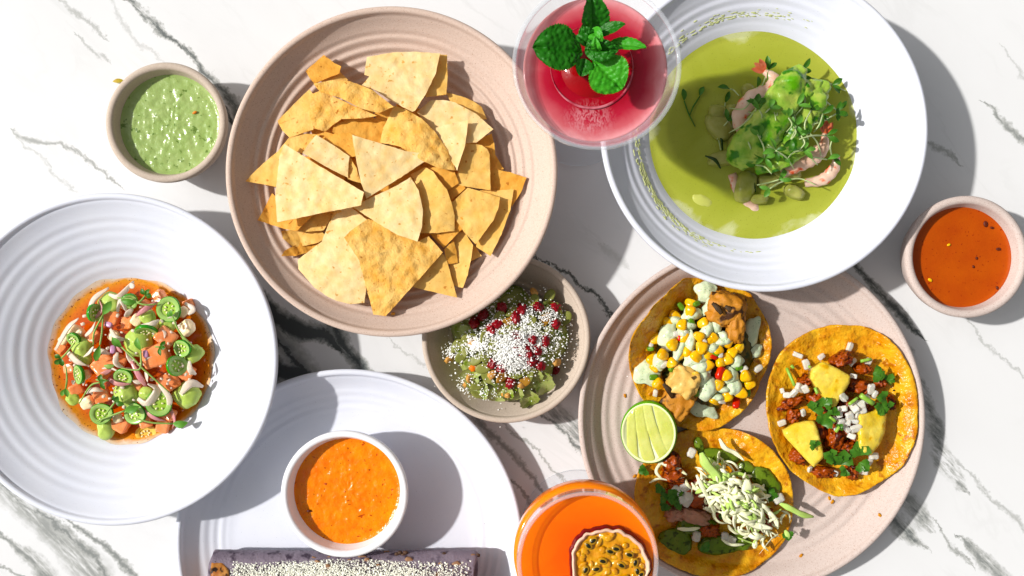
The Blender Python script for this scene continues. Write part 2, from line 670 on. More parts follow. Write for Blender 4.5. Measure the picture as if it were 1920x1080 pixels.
    cr = n.new('ShaderNodeValToRGB')
    el = cr.color_ramp.elements
    el[0].position = 0; el[0].color = (.715, .722, .73, 1)
    el[1].position = 1; el[1].color = (.05, .058, .058, 1)
    e = el.new(.35); e.color = (.39, .40, .385, 1)
    e = el.new(.7); e.color = (.17, .185, .18, 1)
    l.new(tot, cr.inputs[0])
    mx = n.new('ShaderNodeMix'); mx.data_type = 'RGBA'; mx.blend_type = 'MULTIPLY'
    mx.inputs[0].default_value = 1
    l.new(cr.outputs[0], mx.inputs[6])
    c2 = n.new('ShaderNodeCombineColor')
    l.new(math_('SUBTRACT', 1, cloud), c2.inputs[0])
    l.new(math_('SUBTRACT', 1, math_('MULTIPLY', cloud, 1.1)), c2.inputs[1])
    l.new(math_('SUBTRACT', 1, math_('MULTIPLY', cloud, 1.15)), c2.inputs[2])
    l.new(c2.outputs[0], mx.inputs[7])
    l.new(mx.outputs[2], b.inputs['Base Color'])
    b.inputs['Roughness'].default_value = .28
    b.inputs['Specular IOR Level'].default_value = .35
    return m


v, f = [], []
hx, hy, th = 1.1, .75, .03
for z in (0, -th):
    for (x, y) in ((-hx, -hy), (hx, -hy), (hx, hy), (-hx, hy)): v.append((x, y, z))
f = [[0, 1, 2, 3], [7, 6, 5, 4], [0, 4, 5, 1], [1, 5, 6, 2], [2, 6, 7, 3], [3, 7, 4, 0]]
tb = mk('marble_tabletop', v, f, marble(), smooth=False, origin=Vector((0, 0, 0)))
tag(tb, kind='structure')

# ---------------------------------------------------------------- crockery
WHITE = mat('white_glaze', '#e8ecf9', '#eff2fc', 40, rough=.42, spec=.35, f=.84, c3='#8a8a92', sc3=1500, th3=.735, w3=.02, bump=.00003, bsc=900, sat=1.0)
WHITE2 = mat('white_glaze_plain', '#f4f4f8', '#f8f8fa', 30, rough=.3, spec=.45, f=.9)
TAN = mat('warm_stoneware', '#d0b7a7', '#dac4b6', 900, rough=.72, spec=.22, f=.9, c3='#a07c62', sc3=1600, th3=.64, w3=.06, bump=.00006, bsc=1500, contrast=.2, sat=1.0)
PINK = mat('pink_stoneware', '#d1bfb6', '#dbcbc3', 900, rough=.75, spec=.2, f=.84, c3='#b09080', sc3=1500, th3=.60, w3=.10, bump=.00006, bsc=1500, contrast=.2, sat=1.0)
BEIGE = mat('beige_stoneware', '#c9b7a6', '#d4c4b4', 900, rough=.7, spec=.25, f=.84, c3='#a8937f', sc3=1600, th3=.66, w3=.05, bump=.00005, bsc=1500, contrast=.2, sat=1.0)


def vessel(name, px, py, rpx, zr, z0, inner, outer, mt, grooves, label, cat, wall=.0045, group=None, seg=160, seed=0):
    """thrown bowl or plate: inner/outer = [(r/R, z above z0)], grooves = [(r0, r1, pitch m, amp m)]"""
    c = W(px, py, zr); c.z = 0
    R = M(rpx, zr)
    ri = R - wall
    n = 150
    rr = np.linspace(0, 1, n)
    zi = np.interp(rr, [a for a, _ in inner], [b_ for _, b_ in inner])
    k = np.ones(7) / 7
    zs = np.convolve(np.pad(zi, 3, mode='edge'), k, 'valid')
    for (a, b_, pitch, amp) in grooves:
        for i, r in enumerate(rr):
            if a < r < b_:
                wv = min(1, (r - a) / .04, (b_ - r) / .04)
                ph = (r - a) * ri / pitch
                zs[i] += amp * wv * math.cos(2 * math.pi * ph) * (.88 + .22 * math.sin(ph * 2.1 + seed))
    prof = [(r * ri, z0 + z) for r, z in zip(rr, zs)]
    # rounded lip
    zl = zr
    prof[-1] = (ri, zl - wall * .55)
    for a in (30, 60, 90, 120, 150):
        t = math.radians(a)
        prof.append((R - wall / 2 - wall / 2 * math.cos(t), zl - wall * .5 + wall * .5 * math.sin(t)))
    oo = np.linspace(1, 0, 40)
    oz = np.interp(oo, [a for a, _ in reversed(outer)], [b_ for _, b_ in reversed(outer)])
    last = None
    for (a, b_) in outer:
        prof.append((a * R, z0 + b_))
    prof.append((0, z0 + outer[-1][1]))
    v, f = lathe_geo(prof[1:] if False else prof, c, seg)
    # gentle hand-thrown wobble
    for q in v:
        dx, dy = q.x - c.x, q.y - c.y
        a_ = math.atan2(dy, dx)
        s_ = 1 + .0022 * math.sin(2 * a_ + seed) + .0014 * math.sin(3 * a_ + 2 * seed)
        q.x = c.x + dx * s_; q.y = c.y + dy * s_
    f = [q[::-1] for q in f]
    o = mk(name, v, f, mt, origin=Vector((c.x, c.y, z0)))
    tag(o, label, cat, group)

    def zat(x, y):
        r = math.hypot(x - c.x, y - c.y) / ri
        return z0 + float(np.interp(r, rr, zs))
    return o, c, zat, ri


# the chip bowl
chipbowl, CBc, chip_z, CBr = vessel('serving_bowl', 733.5, 321.5, 312, .056, 0,
    [(0, .0275), (.55, .0285), (.66, .0308), (.78, .0362), (.885, .0422), (.93, .0455), (.97, .0490), (1, .053)],
    [(.99, .050), (.95, .0430), (.88, .0380), (.78, .0322), (.67, .0272), (.56, .012), (.50, .005), (.48, .0005), (.44, .0005)], TAN,
    [(.60, .93, .0056, .00085)], 'large pinkish stoneware bowl heaped with tortilla chips', 'bowl', seed=1)
# soup bowl
soupbowl, SBc, soup_z, SBr = vessel('soup_bowl', 1434, 241, 308, .056, 0,
    [(0, .012), (.48, .013), (.60, .019), (.70, .029), (.80, .037), (.92, .0455), (1, .053)],
    [(.995, .050), (.93, .042), (.82, .031), (.70, .024), (.62, .014), (.50, .005), (.48, .0005), (.44, .0005)], WHITE,
    [(.72, .95, .0052, .00026)], 'wide white ridged bowl holding the green soup', 'bowl', seed=2)
# ceviche bowl
cevbowl, EBc, cev_z, EBr = vessel('wide_rim_bowl', 207.5, 673.5, 313.5, .0455, 0,
    [(0, .008), (.38, .009), (.50, .0125), (.58, .018), (.72, .0265), (.86, .034), (.95, .0395), (1, .0435)],
    [(.995, .042), (.93, .034), (.80, .026), (.62, .014), (.48, .005), (.46, .0005), (.42, .0005)], WHITE,
    [(.52, .93, .0066, .00018)], 'wide white ridged bowl at left holding diced orange ceviche', 'bowl', seed=3)
# flat plates
whiteplate, WPc, wp_z, WPr = vessel('dinner_plate', 653, 1020, 328, .024, 0,
    [(0, .0085), (.72, .009), (.84, .0105), (.93, .0145), (1, .021)],
    [(.99, .019), (.9, .010), (.74, .004), (.70, .0005), (.66, .0005)], WHITE,
    [(.74, .94, .0058, .0002)], 'flat white speckled plate under the white ramekin', 'plate', seed=4)
tacoplate, TPc, tp_z, TPr = vessel('dinner_plate', 1410.5, 785, 327.5, .024, 0,
    [(0, .0085), (.70, .009), (.86, .0105), (.90, .0115), (.94, .017), (1, .021)],
    [(.99, .019), (.9, .010), (.74, .004), (.70, .0005), (.66, .0005)], PINK,
    [(.60, .92, .0075, .00042)], 'pinkish stoneware plate carrying three tacos and a lime wedge', 'plate', seed=5)
# salad bowl
saladbowl, LBc, sal_z, LBr = vessel('salad_bowl', 949, 635, 159, .0295, 0,
    [(0, .0035), (.40, .004), (.6, .006), (.78, .0125), (.92, .021), (1, .0265)],
    [(.99, .024), (.85, .013), (.66, .003), (.5, .001), (.48, .0005), (.42, .0005)], BEIGE,
    [(.45, .8, .0045, .0003)], 'small beige stoneware bowl of salad tucked under the chip bowl', 'bowl', wall=.0042, seed=6)


def ramekin(px, py, rpx, zr, z0, mt, label, seed, wall=.0052):
    return vessel('ramekin', px, py, rpx, zr, z0,
                  [(0, .005), (.60, .006), (.78, .010), (.94, zr - z0 - .012), (1, zr - z0 - .003)],
                  [(.99, zr - z0 - .004), (.955, (zr - z0) * .7), (.86, (zr - z0) * .38), (.70, (zr - z0) * .1), (.62, .0005), (.54, .0005)], mt, [],
                  label, 'ramekin', wall=wall, seed=seed, seg=112)


gr, GRc, _, GRr = ramekin(310, 229, 114, .036, 0, BEIGE, 'small beige stoneware cup filled with green salsa at upper left', 7)
rr_, RRc, _, RRr = ramekin(1814, 481.5, 116, .036, 0, PINK, 'small pinkish stoneware cup of dark orange sauce at right edge', 8, wall=.0058)
wr, WRc, _, WRr = ramekin(645.5, 927, 120, .0425, .0092, WHITE2, 'small plain white ramekin of chunky orange salsa on the white plate', 9, wall=.0048)

# ---------------------------------------------------------------- sauces in the cups
def sauce(name, c, R, z, mt, label, lump, cat='salsa', out=None, freq=400, men=.0012, rough2=1.0):
    def zf(x, y, f):
        n1 = noise.noise(Vector((x * freq, y * freq, z * 50)))
        n2 = noise.noise(Vector((x * freq * 2.2, y * freq * 2.2, 5)))
        return lump * (n1 + .6 * n2 * rough2) * min(1, (1 - f) * 6 + .15) + men * max(0, f - .93) / .07
    v, f = pool_geo((c.x, c.y, z), R, zf, 36, 110, out)
    n = len(v)
    # closed underside so the sauce has a body
    low = [Vector((q.x, q.y, z - .004)) for q in v[-110:]]
    b0 = n - 110
    f += [[b0 + j, n + j, n + (j + 1) % 110, b0 + (j + 1) % 110] for j in range(110)]
    f.append(list(range(n + 109, n - 1, -1)))
    o = mk(name, v + low, f, mt, origin=Vector((c.x, c.y, z)))
    return tag(o, label, cat)


gsalsa = mat('green_salsa', '#a4c464', '#b8d07c', 90, rough=.2, spec=.6, f=.72, c3='#6f8f34', sc3=260, th3=.63, w3=.08, bump=.0006, bsc=230, sss=.15, sr=.002, sat=.96)
osalsa = mat('chunky_orange_salsa', '#f07a08', '#f79a18', 150, rough=.2, spec=.55, f=.85, c3='#b04a08', sc3=420, th3=.66, w3=.05, bump=.0006, bsc=330, sss=.1, sr=.002)
dsalsa = mat('smooth_red_orange_salsa', '#b04c14', '#bf5c20', 60, rough=.33, spec=.4, f=.8, c3='#8c2c08', sc3=500, th3=.66, w3=.04, bump=.0002, bsc=250)
sauce('green_salsa', GRc, GRr * .975, .0262, gsalsa, 'wet light green salsa filling the beige cup', .0006, freq=230)
sauce('orange_salsa', WRc, WRr * .975, .0315, osalsa, 'bright chunky orange salsa filling the white ramekin', .0005, freq=330)
sauce('red_orange_salsa', RRc, RRr * .975, .0262, dsalsa, 'smooth dark orange sauce filling the cup at right edge', .00022, freq=90, rough2=.3)
seedm = mat('chilli_seed', '#f0c040', rough=.3)
speckm = mat('char_fleck', '#5a2010', rough=.5)
for (x, y, r, mm, cup, zz) in ((1744, 525, 3, seedm, 0, .0268), (1779, 459, 2.4, seedm, 0, .0268), (1872, 467, 3, speckm, 0, .0268), (1848, 420, 4, speckm, 0, .0268),
                               (1831, 484, 2, speckm, 0, .0268), (1825, 500, 2, speckm, 0, .0268), (1860, 427, 2.4, speckm, 0, .0268), (1870, 540, 2.5, speckm, 0, .0268)):
    o = sup('chilli_seed' if mm is seedm else 'char_fleck', W(x, y, zz), (M(r), M(r * 1.5), .0006), mm, n=3, rot=(0, 0, rnd.uniform(0, 3)))
    if mm is seedm: tag(o, 'tiny yellow chilli seed floating on the dark orange sauce', 'seed', 'chilli seeds in the dark orange sauce')
    else: tag(o, 'tiny dark char fleck floating on the dark orange sauce', 'fleck', 'char flecks in the dark orange sauce')
o = sup('chilli_flake', W(365, 211, .027), (M(4.5), M(2.4), .0007), mat('orange_flake', '#e08a40'), n=3, rot=(0, 0, .5)); tag(o, 'small orange chilli flake on the green salsa', 'flake')
o = sup('char_fleck', W(579, 958, .0324), (M(4), M(2.6), .0007), speckm, n=3, amp=.3); tag(o, 'dark char fleck at the left side of the chunky orange salsa', 'fleck')
v, f = leaf_geo(W(232, 151, .0012), W(211, 153, .0012), M(8), nu=6, nv=2, arch=.12, seed=4)
o = mk('dried_petal', v, f, mat('petal', '#d8c860', '#c0a040', 300, trans=.3)); tag(o, 'tiny yellow petal lying on the marble beside the green salsa cup', 'petal')

# ---------------------------------------------------------------- tortilla chips
def chipmat(name, a, b, c3, bump):
    return mat(name, a, b, 110, rough=.6, spec=.35, f=.97, c3=c3, sc3=300, th3=.655, w3=.07, bump=bump, bsc=900, bump2=bump * 2.2, bsc2=260, trans=.16, sss=0, contrast=.2, sat=1.06)


CH = {'p': chipmat('pale_corn_chip', '#fde8b4', '#f7d088', '#dca656', .00016),
      'y': chipmat('yellow_corn_chip', '#fad282', '#f3bf62', '#cf8a3c', .0002),
      'g': chipmat('golden_corn_chip', '#f4bc5e', '#eca848', '#c47c30', .00024),
      'r': chipmat('rough_golden_corn_chip', '#f0b250', '#f8d080', '#c07828', .00045)}
CHIPS = [
 # name-free list: material, layer, tilt x, tilt y, curl, words, outline
 ('p', 7.0, .03, .02, .0, 'large pale triangular chip lying on top at the left of the heap', [(533,270),(600,312),(682,360),(677,385),(600,400),(520,417),(516,367),(524,293)]),
 ('p', 7.2, -.05, .10, .0, 'pale triangle with a long point to the right at the very centre', [(660,253),(700,265),(760,283),(815,290),(752,332),(687,372),(677,343),(668,300)]),
 ('p', 6.6, .06, .0, .4, 'pale round-edged chip right of centre with a point facing down', [(770,332),(785,357),(793,393),(791,425),(783,453),(745,440),(710,420),(662,388),(703,367),(740,350)]),
 ('p', 6.2, -.02, -.05, .0, 'broad pale chip at the top of the heap with a straight upper edge', [(688,107),(737,98),(780,97),(825,100),(817,137),(798,177),(778,207),(773,210),(735,190),(700,167),(678,160),(693,143),(683,140)]),
 ('y', 5.0, -.1, .0, .0, 'narrow chip peeking out behind the broad pale chip at the top', [(800,100),(825,102),(838,103),(839,140),(837,177),(798,182),(790,150)]),
 ('r', 8.0, .12, .16, 2.2, 'rough golden curved chip arching across the upper left of the heap', [(587,157),(623,150),(655,152),(677,160),(700,170),(725,190),(738,200),(710,212),(677,203),(637,183),(600,172)]),
 ('r', 6.3, .10, .22, 2.5, 'rough golden folded chip just under the arching one', [(583,177),(600,170),(623,180),(663,198),(707,217),(680,222),(640,223),(622,236),(610,247),(587,240),(580,217)]),
 ('r', 6.8, .16, .0, 3.0, 'large rough golden chip curving from the middle to the right', [(738,198),(762,206),(790,222),(815,246),(840,283),(855,320),(823,316),(790,300),(750,275),(713,267),(718,240),(727,223)]),
 ('g', 5.0, -.15, .1, 2.0, 'golden curled chip with its hollow side up under the folded one', [(627,233),(650,224),(677,220),(727,223),(713,267),(690,264),(670,257),(645,262),(623,247)]),
 ('p', 5.0, -.06, -.05, .8, 'broad pale chip at the upper right with blistered skin', [(782,210),(807,188),(830,187),(853,192),(893,213),(925,242),(905,258),(893,267),(873,268),(840,262),(803,240)]),
 ('y', 3.6, -.1, .1, 1.0, 'narrow curved chip at the outer upper right', [(837,173),(870,182),(888,190),(903,200),(913,223),(890,225),(850,205)]),
 ('p', 6.0, .05, -.1, .0, 'narrow pale triangle standing right of the rough golden chip', [(807,242),(845,232),(878,225),(875,250),(872,273),(857,320),(840,290),(820,257)]),
 ('y', 4.7, -.02, .05, .0, 'upright rectangular chip on the right of the heap', [(872,268),(903,272),(914,280),(918,290),(920,357),(875,350),(850,345),(858,323)]),
 ('g', 3.4, -.2, .0, .0, 'thin chip edge standing behind the upright rectangular chip', [(895,262),(922,250),(927,270),(929,293),(929,357),(905,357),(900,300)]),
 ('g', 3.2, .0, .12, .0, 'squarish chip at the far right of the heap', [(900,322),(927,317),(957,323),(987,333),(977,360),(960,387),(940,380),(905,365)]),
 ('y', 5.0, .04, .0, .4, 'squarish smooth chip lying lower right of the heap', [(877,352),(905,360),(938,370),(934,392),(925,413),(892,458),(870,435),(853,410),(847,380)]),
 ('y', 3.6, .08, .0, .4, 'long chip tucked under the squarish one at lower right', [(900,357),(930,357),(963,355),(957,393),(940,440),(920,480),(893,463),(900,413)]),
 ('y', 5.8, .15, .02, 2.5, 'bulging rough chip with its left half in shadow right of centre', [(770,327),(797,313),(812,322),(823,337),(838,355),(847,380),(852,405),(852,433),(820,437),(790,437),(793,393),(783,350)]),
 ('g', 5.2, .0, .1, 1.0, 'small golden chip wedged between the rough chips at right', [(800,313),(830,315),(853,323),(860,343),(848,352),(837,357),(815,345)]),
 ('g', 4.5, .1, .1, .0, 'little triangular chip end below the wedged golden chip', [(837,353),(863,337),(873,353),(860,364),(847,375)]),
 ('g', 4.6, .0, .1, .4, 'small golden triangle below right of centre', [(850,393),(866,402),(883,413),(858,438),(832,465),(807,440),(800,420),(850,432)]),
 ('r', 6.1, .03, -.05, .8, 'large rough golden chip at the bottom of the heap', [(690,410),(710,417),(750,436),(783,453),(803,443),(817,458),(830,473),(805,502),(777,533),(750,563),(723,593),(700,590),(694,565),(687,540),(673,487),(645,445),(657,433)]),
 ('p', 5.3, .06, -.06, .8, 'large pale wavy chip at the lower left of the heap', [(640,390),(657,388),(690,413),(700,450),(690,500),(687,517),(686,545),(683,568),(657,570),(630,564),(610,553),(590,540),(573,520),(560,505),(558,487),(580,470),(603,453),(610,435),(617,417)]),
 ('y', 4.4, -.03, -.02, .0, 'sharp pointed chip half under the large rough one at the bottom', [(800,480),(832,477),(840,495),(843,507),(850,532),(857,558),(815,548),(772,538),(780,515)]),
 ('y', 3.6, .12, .0, .6, 'tall narrow chip half in shade at the lower right', [(850,440),(870,433),(887,460),(883,487),(877,515),(868,540),(847,535),(843,500),(845,470)]),
 ('g', 4.2, -.2, .0, 1.0, 'small orange-brown chip fragment low on the right', [(833,467),(850,450),(856,470),(858,493),(840,495),(835,480)]),
 ('y', 2.4, .0, .0, .0, 'tiny triangular chip tip low at the right', [(870,470),(890,460),(903,480),(883,490),(868,495)]),
 ('y', 4.6, .10, -.05, .5, 'pointed chip sticking out at the far left of the heap', [(540,270),(540,340),(517,350),(490,345),(460,340),(475,324),(493,307),(515,288)]),
 ('g', 3.8, .12, -.1, .5, 'golden chip with its corner out below the far left point', [(510,362),(530,380),(597,395),(575,415),(557,433),(537,430),(510,422),(483,413),(497,388)]),
 ('y', 3.0, .0, -.15, .6, 'flat chip showing as a strip below the big left triangle', [(545,425),(590,395),(640,388),(620,410),(607,432),(580,434),(556,434)]),
 ('y', 2.2, .08, -.1, 2.0, 'curled chip low on the left edge of the heap', [(527,433),(560,430),(603,433),(612,445),(597,455),(575,460),(550,463),(530,447)]),
 ('g', 1.5, .1, -.1, .8, 'lowest orange chip tip at the lower left', [(527,480),(533,470),(556,458),(583,447),(610,450),(597,465),(575,474),(553,480)]),
 ('g', 4.6, .0, -.15, .3, 'little square chip standing up at the upper left', [(573,133),(607,103),(627,118),(640,124),(636,138),(615,146),(590,157),(580,146)]),
 ('y', 3.8, -.1, .0, .0, 'small chip end behind the square chip at the upper left', [(600,150),(636,132),(653,150),(640,160),(615,165)]),
 ('y', 4.2, .12, .0, .4, 'smooth chip at the outer upper left with a straight edge', [(520,227),(550,196),(580,167),(592,185),(583,210),(550,222),(523,233)]),
 ('y', 5.2, .1, .12, 1.5, 'curled chip below the smooth upper left one', [(523,233),(552,222),(580,208),(590,225),(587,243),(565,250),(543,258),(530,245)]),
 ('y', 4.6, .0, .1, .4, 'chip showing between the left triangle and the curled chips', [(516,290),(543,257),(567,250),(600,252),(585,275),(567,287),(540,280)]),
 ('p', 6.2, -.02, .05, .0, 'pale square-ended chip between the two big centre triangles', [(593,253),(625,272),(655,293),(653,313),(652,333),(610,312),(567,287),(580,268)]),
 ('y', 5.6, .08, .0, .0, 'narrow chip strip left of the centre triangle', [(655,291),(668,315),(677,343),(652,337),(648,310)]),
 ('g', 5.4, .0, -.1, .8, 'golden blistered chip behind the centre triangle', [(607,260),(628,250),(650,245),(665,255),(668,293),(655,295),(630,278)]),
 ('g', 3.0, -.2, .0, .0, 'narrow dark chip between the square chip and the right edge', [(920,285),(927,287),(945,317),(927,320),(918,318)]),
 ('g', 4.9, -.1, .0, .5, 'small chip bridging the rough chips at the top centre', [(700,215),(715,200),(738,200),(735,215),(722,226),(706,222)]),
 ('g', 3.9, .0, .0, .5, 'chip glimpsed beneath the upper right chips', [(740,190),(790,205),(830,225),(800,250),(760,240)]),
 # the hidden middle of the heap
 ('y', 1.0, .0, .0, .6, 'chip low in the heap seen only through small gaps', [(590,330),(690,310),(700,420),(600,430)]),
 ('g', 1.5, .05, .0, .6, 'chip low in the heap seen only through small gaps', [(690,280),(800,290),(790,400),(700,400)]),
 ('g', 1.2, .0, .05, .6, 'chip low in the heap seen only through small gaps', [(700,400),(810,400),(800,500),(690,490)]),
 ('g', 2.0, -.05, .0, .6, 'chip low in the heap seen only through small gaps', [(600,200),(700,200),(700,300),(590,290)]),
 ('g', 2.0, -.05, .0, .6, 'chip low in the heap seen only through small gaps', [(800,230),(900,270),(880,360),(790,340)]),
 ('g', 2.6, .02, .0, .6, 'chip low in the heap seen only through small gaps', [(780,350),(880,340),(900,440),(800,440)]),
 ('g', 3.2, .02, .0, .6, 'chip low in the heap seen only through small gaps', [(540,290),(650,300),(640,400),(530,400)]),
 ('g', 3.2, .0, .0, .6, 'chip low in the heap seen only through small gaps', [(640,290),(750,270),(820,340),(700,380)]),
 ('y', 4.2, .0, .0, .6, 'chip low in the heap seen only through small gaps', [(640,360),(720,390),(700,470),(610,440)]),
 ('g', 4.0, .0, .0, .6, 'chip low in the heap seen only through small gaps', [(570,215),(660,205),(740,240),(700,290),(600,285)]),
]
for (mk_, lay, gx, gy, curl, words, poly) in CHIPS:
    cx = sum(p[0] for p in poly) / len(poly); cy = sum(p[1] for p in poly) / len(poly)
    z0 = .0285 + .0043 * lay
    ang = rnd.uniform(0, 3.14)
    sd_ = rnd.uniform(0, 99)
    bl = {'p': .0008, 'y': .0009, 'g': .0010, 'r': .0016}[mk_]
    tm = .55 if mk_ == 'r' else .9
    gx2 = gx * tm + rnd.uniform(-.05, .05); gy2 = gy * tm + rnd.uniform(-.05, .05)
    def zf(px, py):
        dx, dy = (px - cx) / S, -(py - cy) / S
        dperp = dx * math.cos(ang) + dy * math.sin(ang)
        z = z0 + gx2 * dx + gy2 * dy - curl * 1.1 * dperp * dperp * 4
        z += bl * noise.noise(Vector((px * .07, py * .07, sd_))) + bl * .8 * noise.noise(Vector((px * .16, py * .16, sd_)))
        p = W(px, py, z)
        return max(z, chip_z(p.x, p.y) + .002 + .0012 * lay * .3)
    o = slab('tortilla_chip', poly, zf, .0011, CH[mk_], step=6.5, jit=.4, crisp=True)
    tag(o, words + (' of the bowl' if 'low in the heap' in words else ''), 'tortilla chip', 'tortilla chips in the large pinkish bowl')
# salt and crumbs fallen off
for (x, y) in ((555, 548), (748, 586), (740, 578)):
    o = sup('chip_crumb', W(x, y, .013), (.0012, .0009, .0007), CH['g'], p=4, n=3, amp=.3); o.location.z = chip_z(o.location.x, o.location.y) + .0006
    tag(o, 'tiny golden chip crumb on the floor of the large bowl', 'crumb', 'crumbs in the large bowl')

# ---------------------------------------------------------------- glasses
def glassmat(nm, haze):
    m = bpy.data.materials.new(nm)
    m.use_nodes = True
    n, l = m.node_tree.nodes, m.node_tree.links
    n.remove(n['Principled BSDF'])
    tr = n.new('ShaderNodeBsdfTransparent')
    gl = n.new('ShaderNodeBsdfGlossy'); gl.inputs['Roughness'].default_value = .03
    gl.inputs['Color'].default_value = (.9, .95, 1, 1)
    lw = n.new('ShaderNodeLayerWeight'); lw.inputs['Blend'].default_value = .28
    cr = n.new('ShaderNodeValToRGB')
    e = cr.color_ramp.elements
    e[0].position = .7; e[0].color = (.975, .98, .985, 1)
    e[1].position = 1; e[1].color = (.78, .83, .90, 1)
    l.new(lw.outputs['Facing'], cr.inputs[0]); l.new(cr.outputs[0], tr.inputs['Color'])
    fr = n.new('ShaderNodeFresnel'); fr.inputs['IOR'].default_value = 1.16
    ms = n.new('ShaderNodeMixShader')
    fm = n.new('ShaderNodeMath'); fm.operation = 'MULTIPLY'; fm.inputs[1].default_value = .55
    l.new(fr.outputs[0], fm.inputs[0]); l.new(fm.outputs[0], ms.inputs[0]); l.new(tr.outputs[0], ms.inputs[1]); l.new(gl.outputs[0], ms.inputs[2])
    df = n.new('ShaderNodeBsdfDiffuse'); df.inputs['Color'].default_value = (.9, .92, .97, 1)
    m2 = n.new('ShaderNodeMixShader'); m2.inputs[0].default_value = haze
    l.new(ms.outputs[0], m2.inputs[1]); l.new(df.outputs[0], m2.inputs[2])
    l.new(m2.outputs[0], n['Material Output'].inputs['Surface'])
    return m


GLASS = glassmat('clear_glass', .045)
FOOTG = glassmat('clear_glass_foot', .02)
RIMG = glassmat('thick_glass_lip', .13)


def glass(px, py, rpx, zr, foot_px, prof_frac, zbot, label, t=.0016, lip=.0011):
    c = W(px, py, zr); c.z = 0
    R = M(rpx, zr)
    g = thing('cocktail_glass', c, label, 'glass')
    outer = [(R * a, zbot + (zr - zbot) * b) for a, b in prof_frac]      # bottom to rim
    P = catmull([Vector((a, b, 0)) for a, b in outer], 8)
    O = [(p.x, p.y) for p in P]
    I = [(max(0, x - t), z + (t if i < 3 else t * .2)) for i, (x, z) in enumerate(O)]
    prof = O + [(R - .0001, zr + .0006), (R - t * .5, zr + .0010), (R - t * .9, zr + .0005)] + [(a, b) for a, b in reversed(I[:-1])]
    v, f = lathe_geo(prof, c, 128)
    mk('glass_bowl', v, f, GLASS, g)
    # bright fire-polished lip
    pts = [c + Vector(((R - .0007) * math.cos(6.28318 * j / 96), (R - .0007) * math.sin(6.28318 * j / 96), zr)) for j in range(97)]
    v, f = tube_geo(pts, .0014, 8)
    mk('lip', v, f[:-2], RIMG, g)
    st = [(.0045, zbot + .001), (.0038, zbot - .006), (.0034, zbot * .5), (.0040, .010), (.0065, .005)]
    v, f = lathe_geo(st, c, 32)
    mk('stem', v, f, FOOTG, g)
    Rf = M(foot_px, .003)
    ft = [(.0065, .005), (Rf * .45, .0034), (Rf * .9, .0026), (Rf * .985, .0024), (Rf, .0016), (Rf * .985, .0008), (.004, .0012)]
    v, f = lathe_geo(ft, c, 128)
    mk('foot', v, f, FOOTG, g)
    return g, c, R


rg, RGc, RGR = glass(1119, 123, 156.5, .140, 99,
    [(.06, 0), (.32, .05), (.60, .19), (.76, .42), (.855, .68), (.90, .81), (1.0, 1.0)], .088,
    'tall stemmed clear glass of red drink garnished with mint at top', t=.0012)
og, OGc, OGR = glass(1102, 1054, 131, .088, 105,
    [(.06, 0), (.5, .06), (.85, .26), (1.03, .52), (1.035, .75), (1.0, 1.0)], .028,
    'lower stemmed clear glass of orange drink at the bottom edge', t=.0021)

# red drink
RD = M(131, .130)
zr_ = .130
redm = radial_mat('cloudy_red_drink', [(0, '#94081e'), (.55, '#aa142c'), (.72, '#bc3044'), (.88, '#d26a72'), (1.0, '#e8a4a8')], rough=.14, bump=.00005, bsc=60,
                  nscale=45, namt=.22, f=.8, R=RD, sss=.25, sr=.004)
def zf(x, y, f): return .0006 * max(0, f - .95) / .05 + .0001 * noise.noise(Vector((x * 90, y * 90, 0)))
v, f = pool_geo((RGc.x, RGc.y, zr_), RD * 1.03, zf, 30, 128)
nlo = len(v)
pr = [(.98, -.003), (.90, -.012), (.76, -.022), (.45, -.033), (.0, -.036)]
for (a, dz) in pr[:-1]:
    v += [Vector((RGc.x + RD * a * math.cos(2 * math.pi * j / 128), RGc.y + RD * a * math.sin(2 * math.pi * j / 128), zr_ + dz)) for j in range(128)]
for i in range(len(pr) - 1):
    a = nlo - 128 + i * 128; b = a + 128
    f += [[a + j, b + j, b + (j + 1) % 128, a + (j + 1) % 128] for j in range(128)]
f.append([nlo + 3 * 128 + j for j in range(127, -1, -1)])
tag(mk('red_cocktail', v, f, redm, origin=Vector((RGc.x, RGc.y, zr_))), 'cloudy red drink, paler at its rim, filling the tall glass', 'drink')
icem = mat('wet_red_ice', '#8e0418', '#a80c24', 80, rough=.12, spec=.4, f=.75, coat=.15, bump=.0003, bsc=160)
c = W(1110, 124, .132)
o = sup('ice_ball', Vector((c.x, c.y, .1185)), (M(80, .12), M(80, .12), .0165), icem, n=16, amp=.012, freq=2); tag(o, 'round ice ball glazed red in the middle of the red drink', 'ice')
# highlight on the meniscus round the ice, modelled as a pale pink ring
pts = [Vector((c.x + M(76, .12) * math.cos(a), c.y + M(76, .12) * math.sin(a), zr_ + .0006)) for a in [i * 2 * math.pi / 60 for i in range(61)]]
highlight = mat('pink_highlight', '#dc8490', '#b02c40', 140, rough=.3, f=.72, contrast=.12, mid=.52)
v, f = tube_geo(pts, [.0001 + .0007 * max(0, math.sin(i / 60 * 6.28 + 2.9)) for i in range(61)], 6, .45)
tag(mk('highlight_ring', v, f, highlight), 'thin pink ring painted as the highlight where the ice meets the red drink', 'highlight', None)
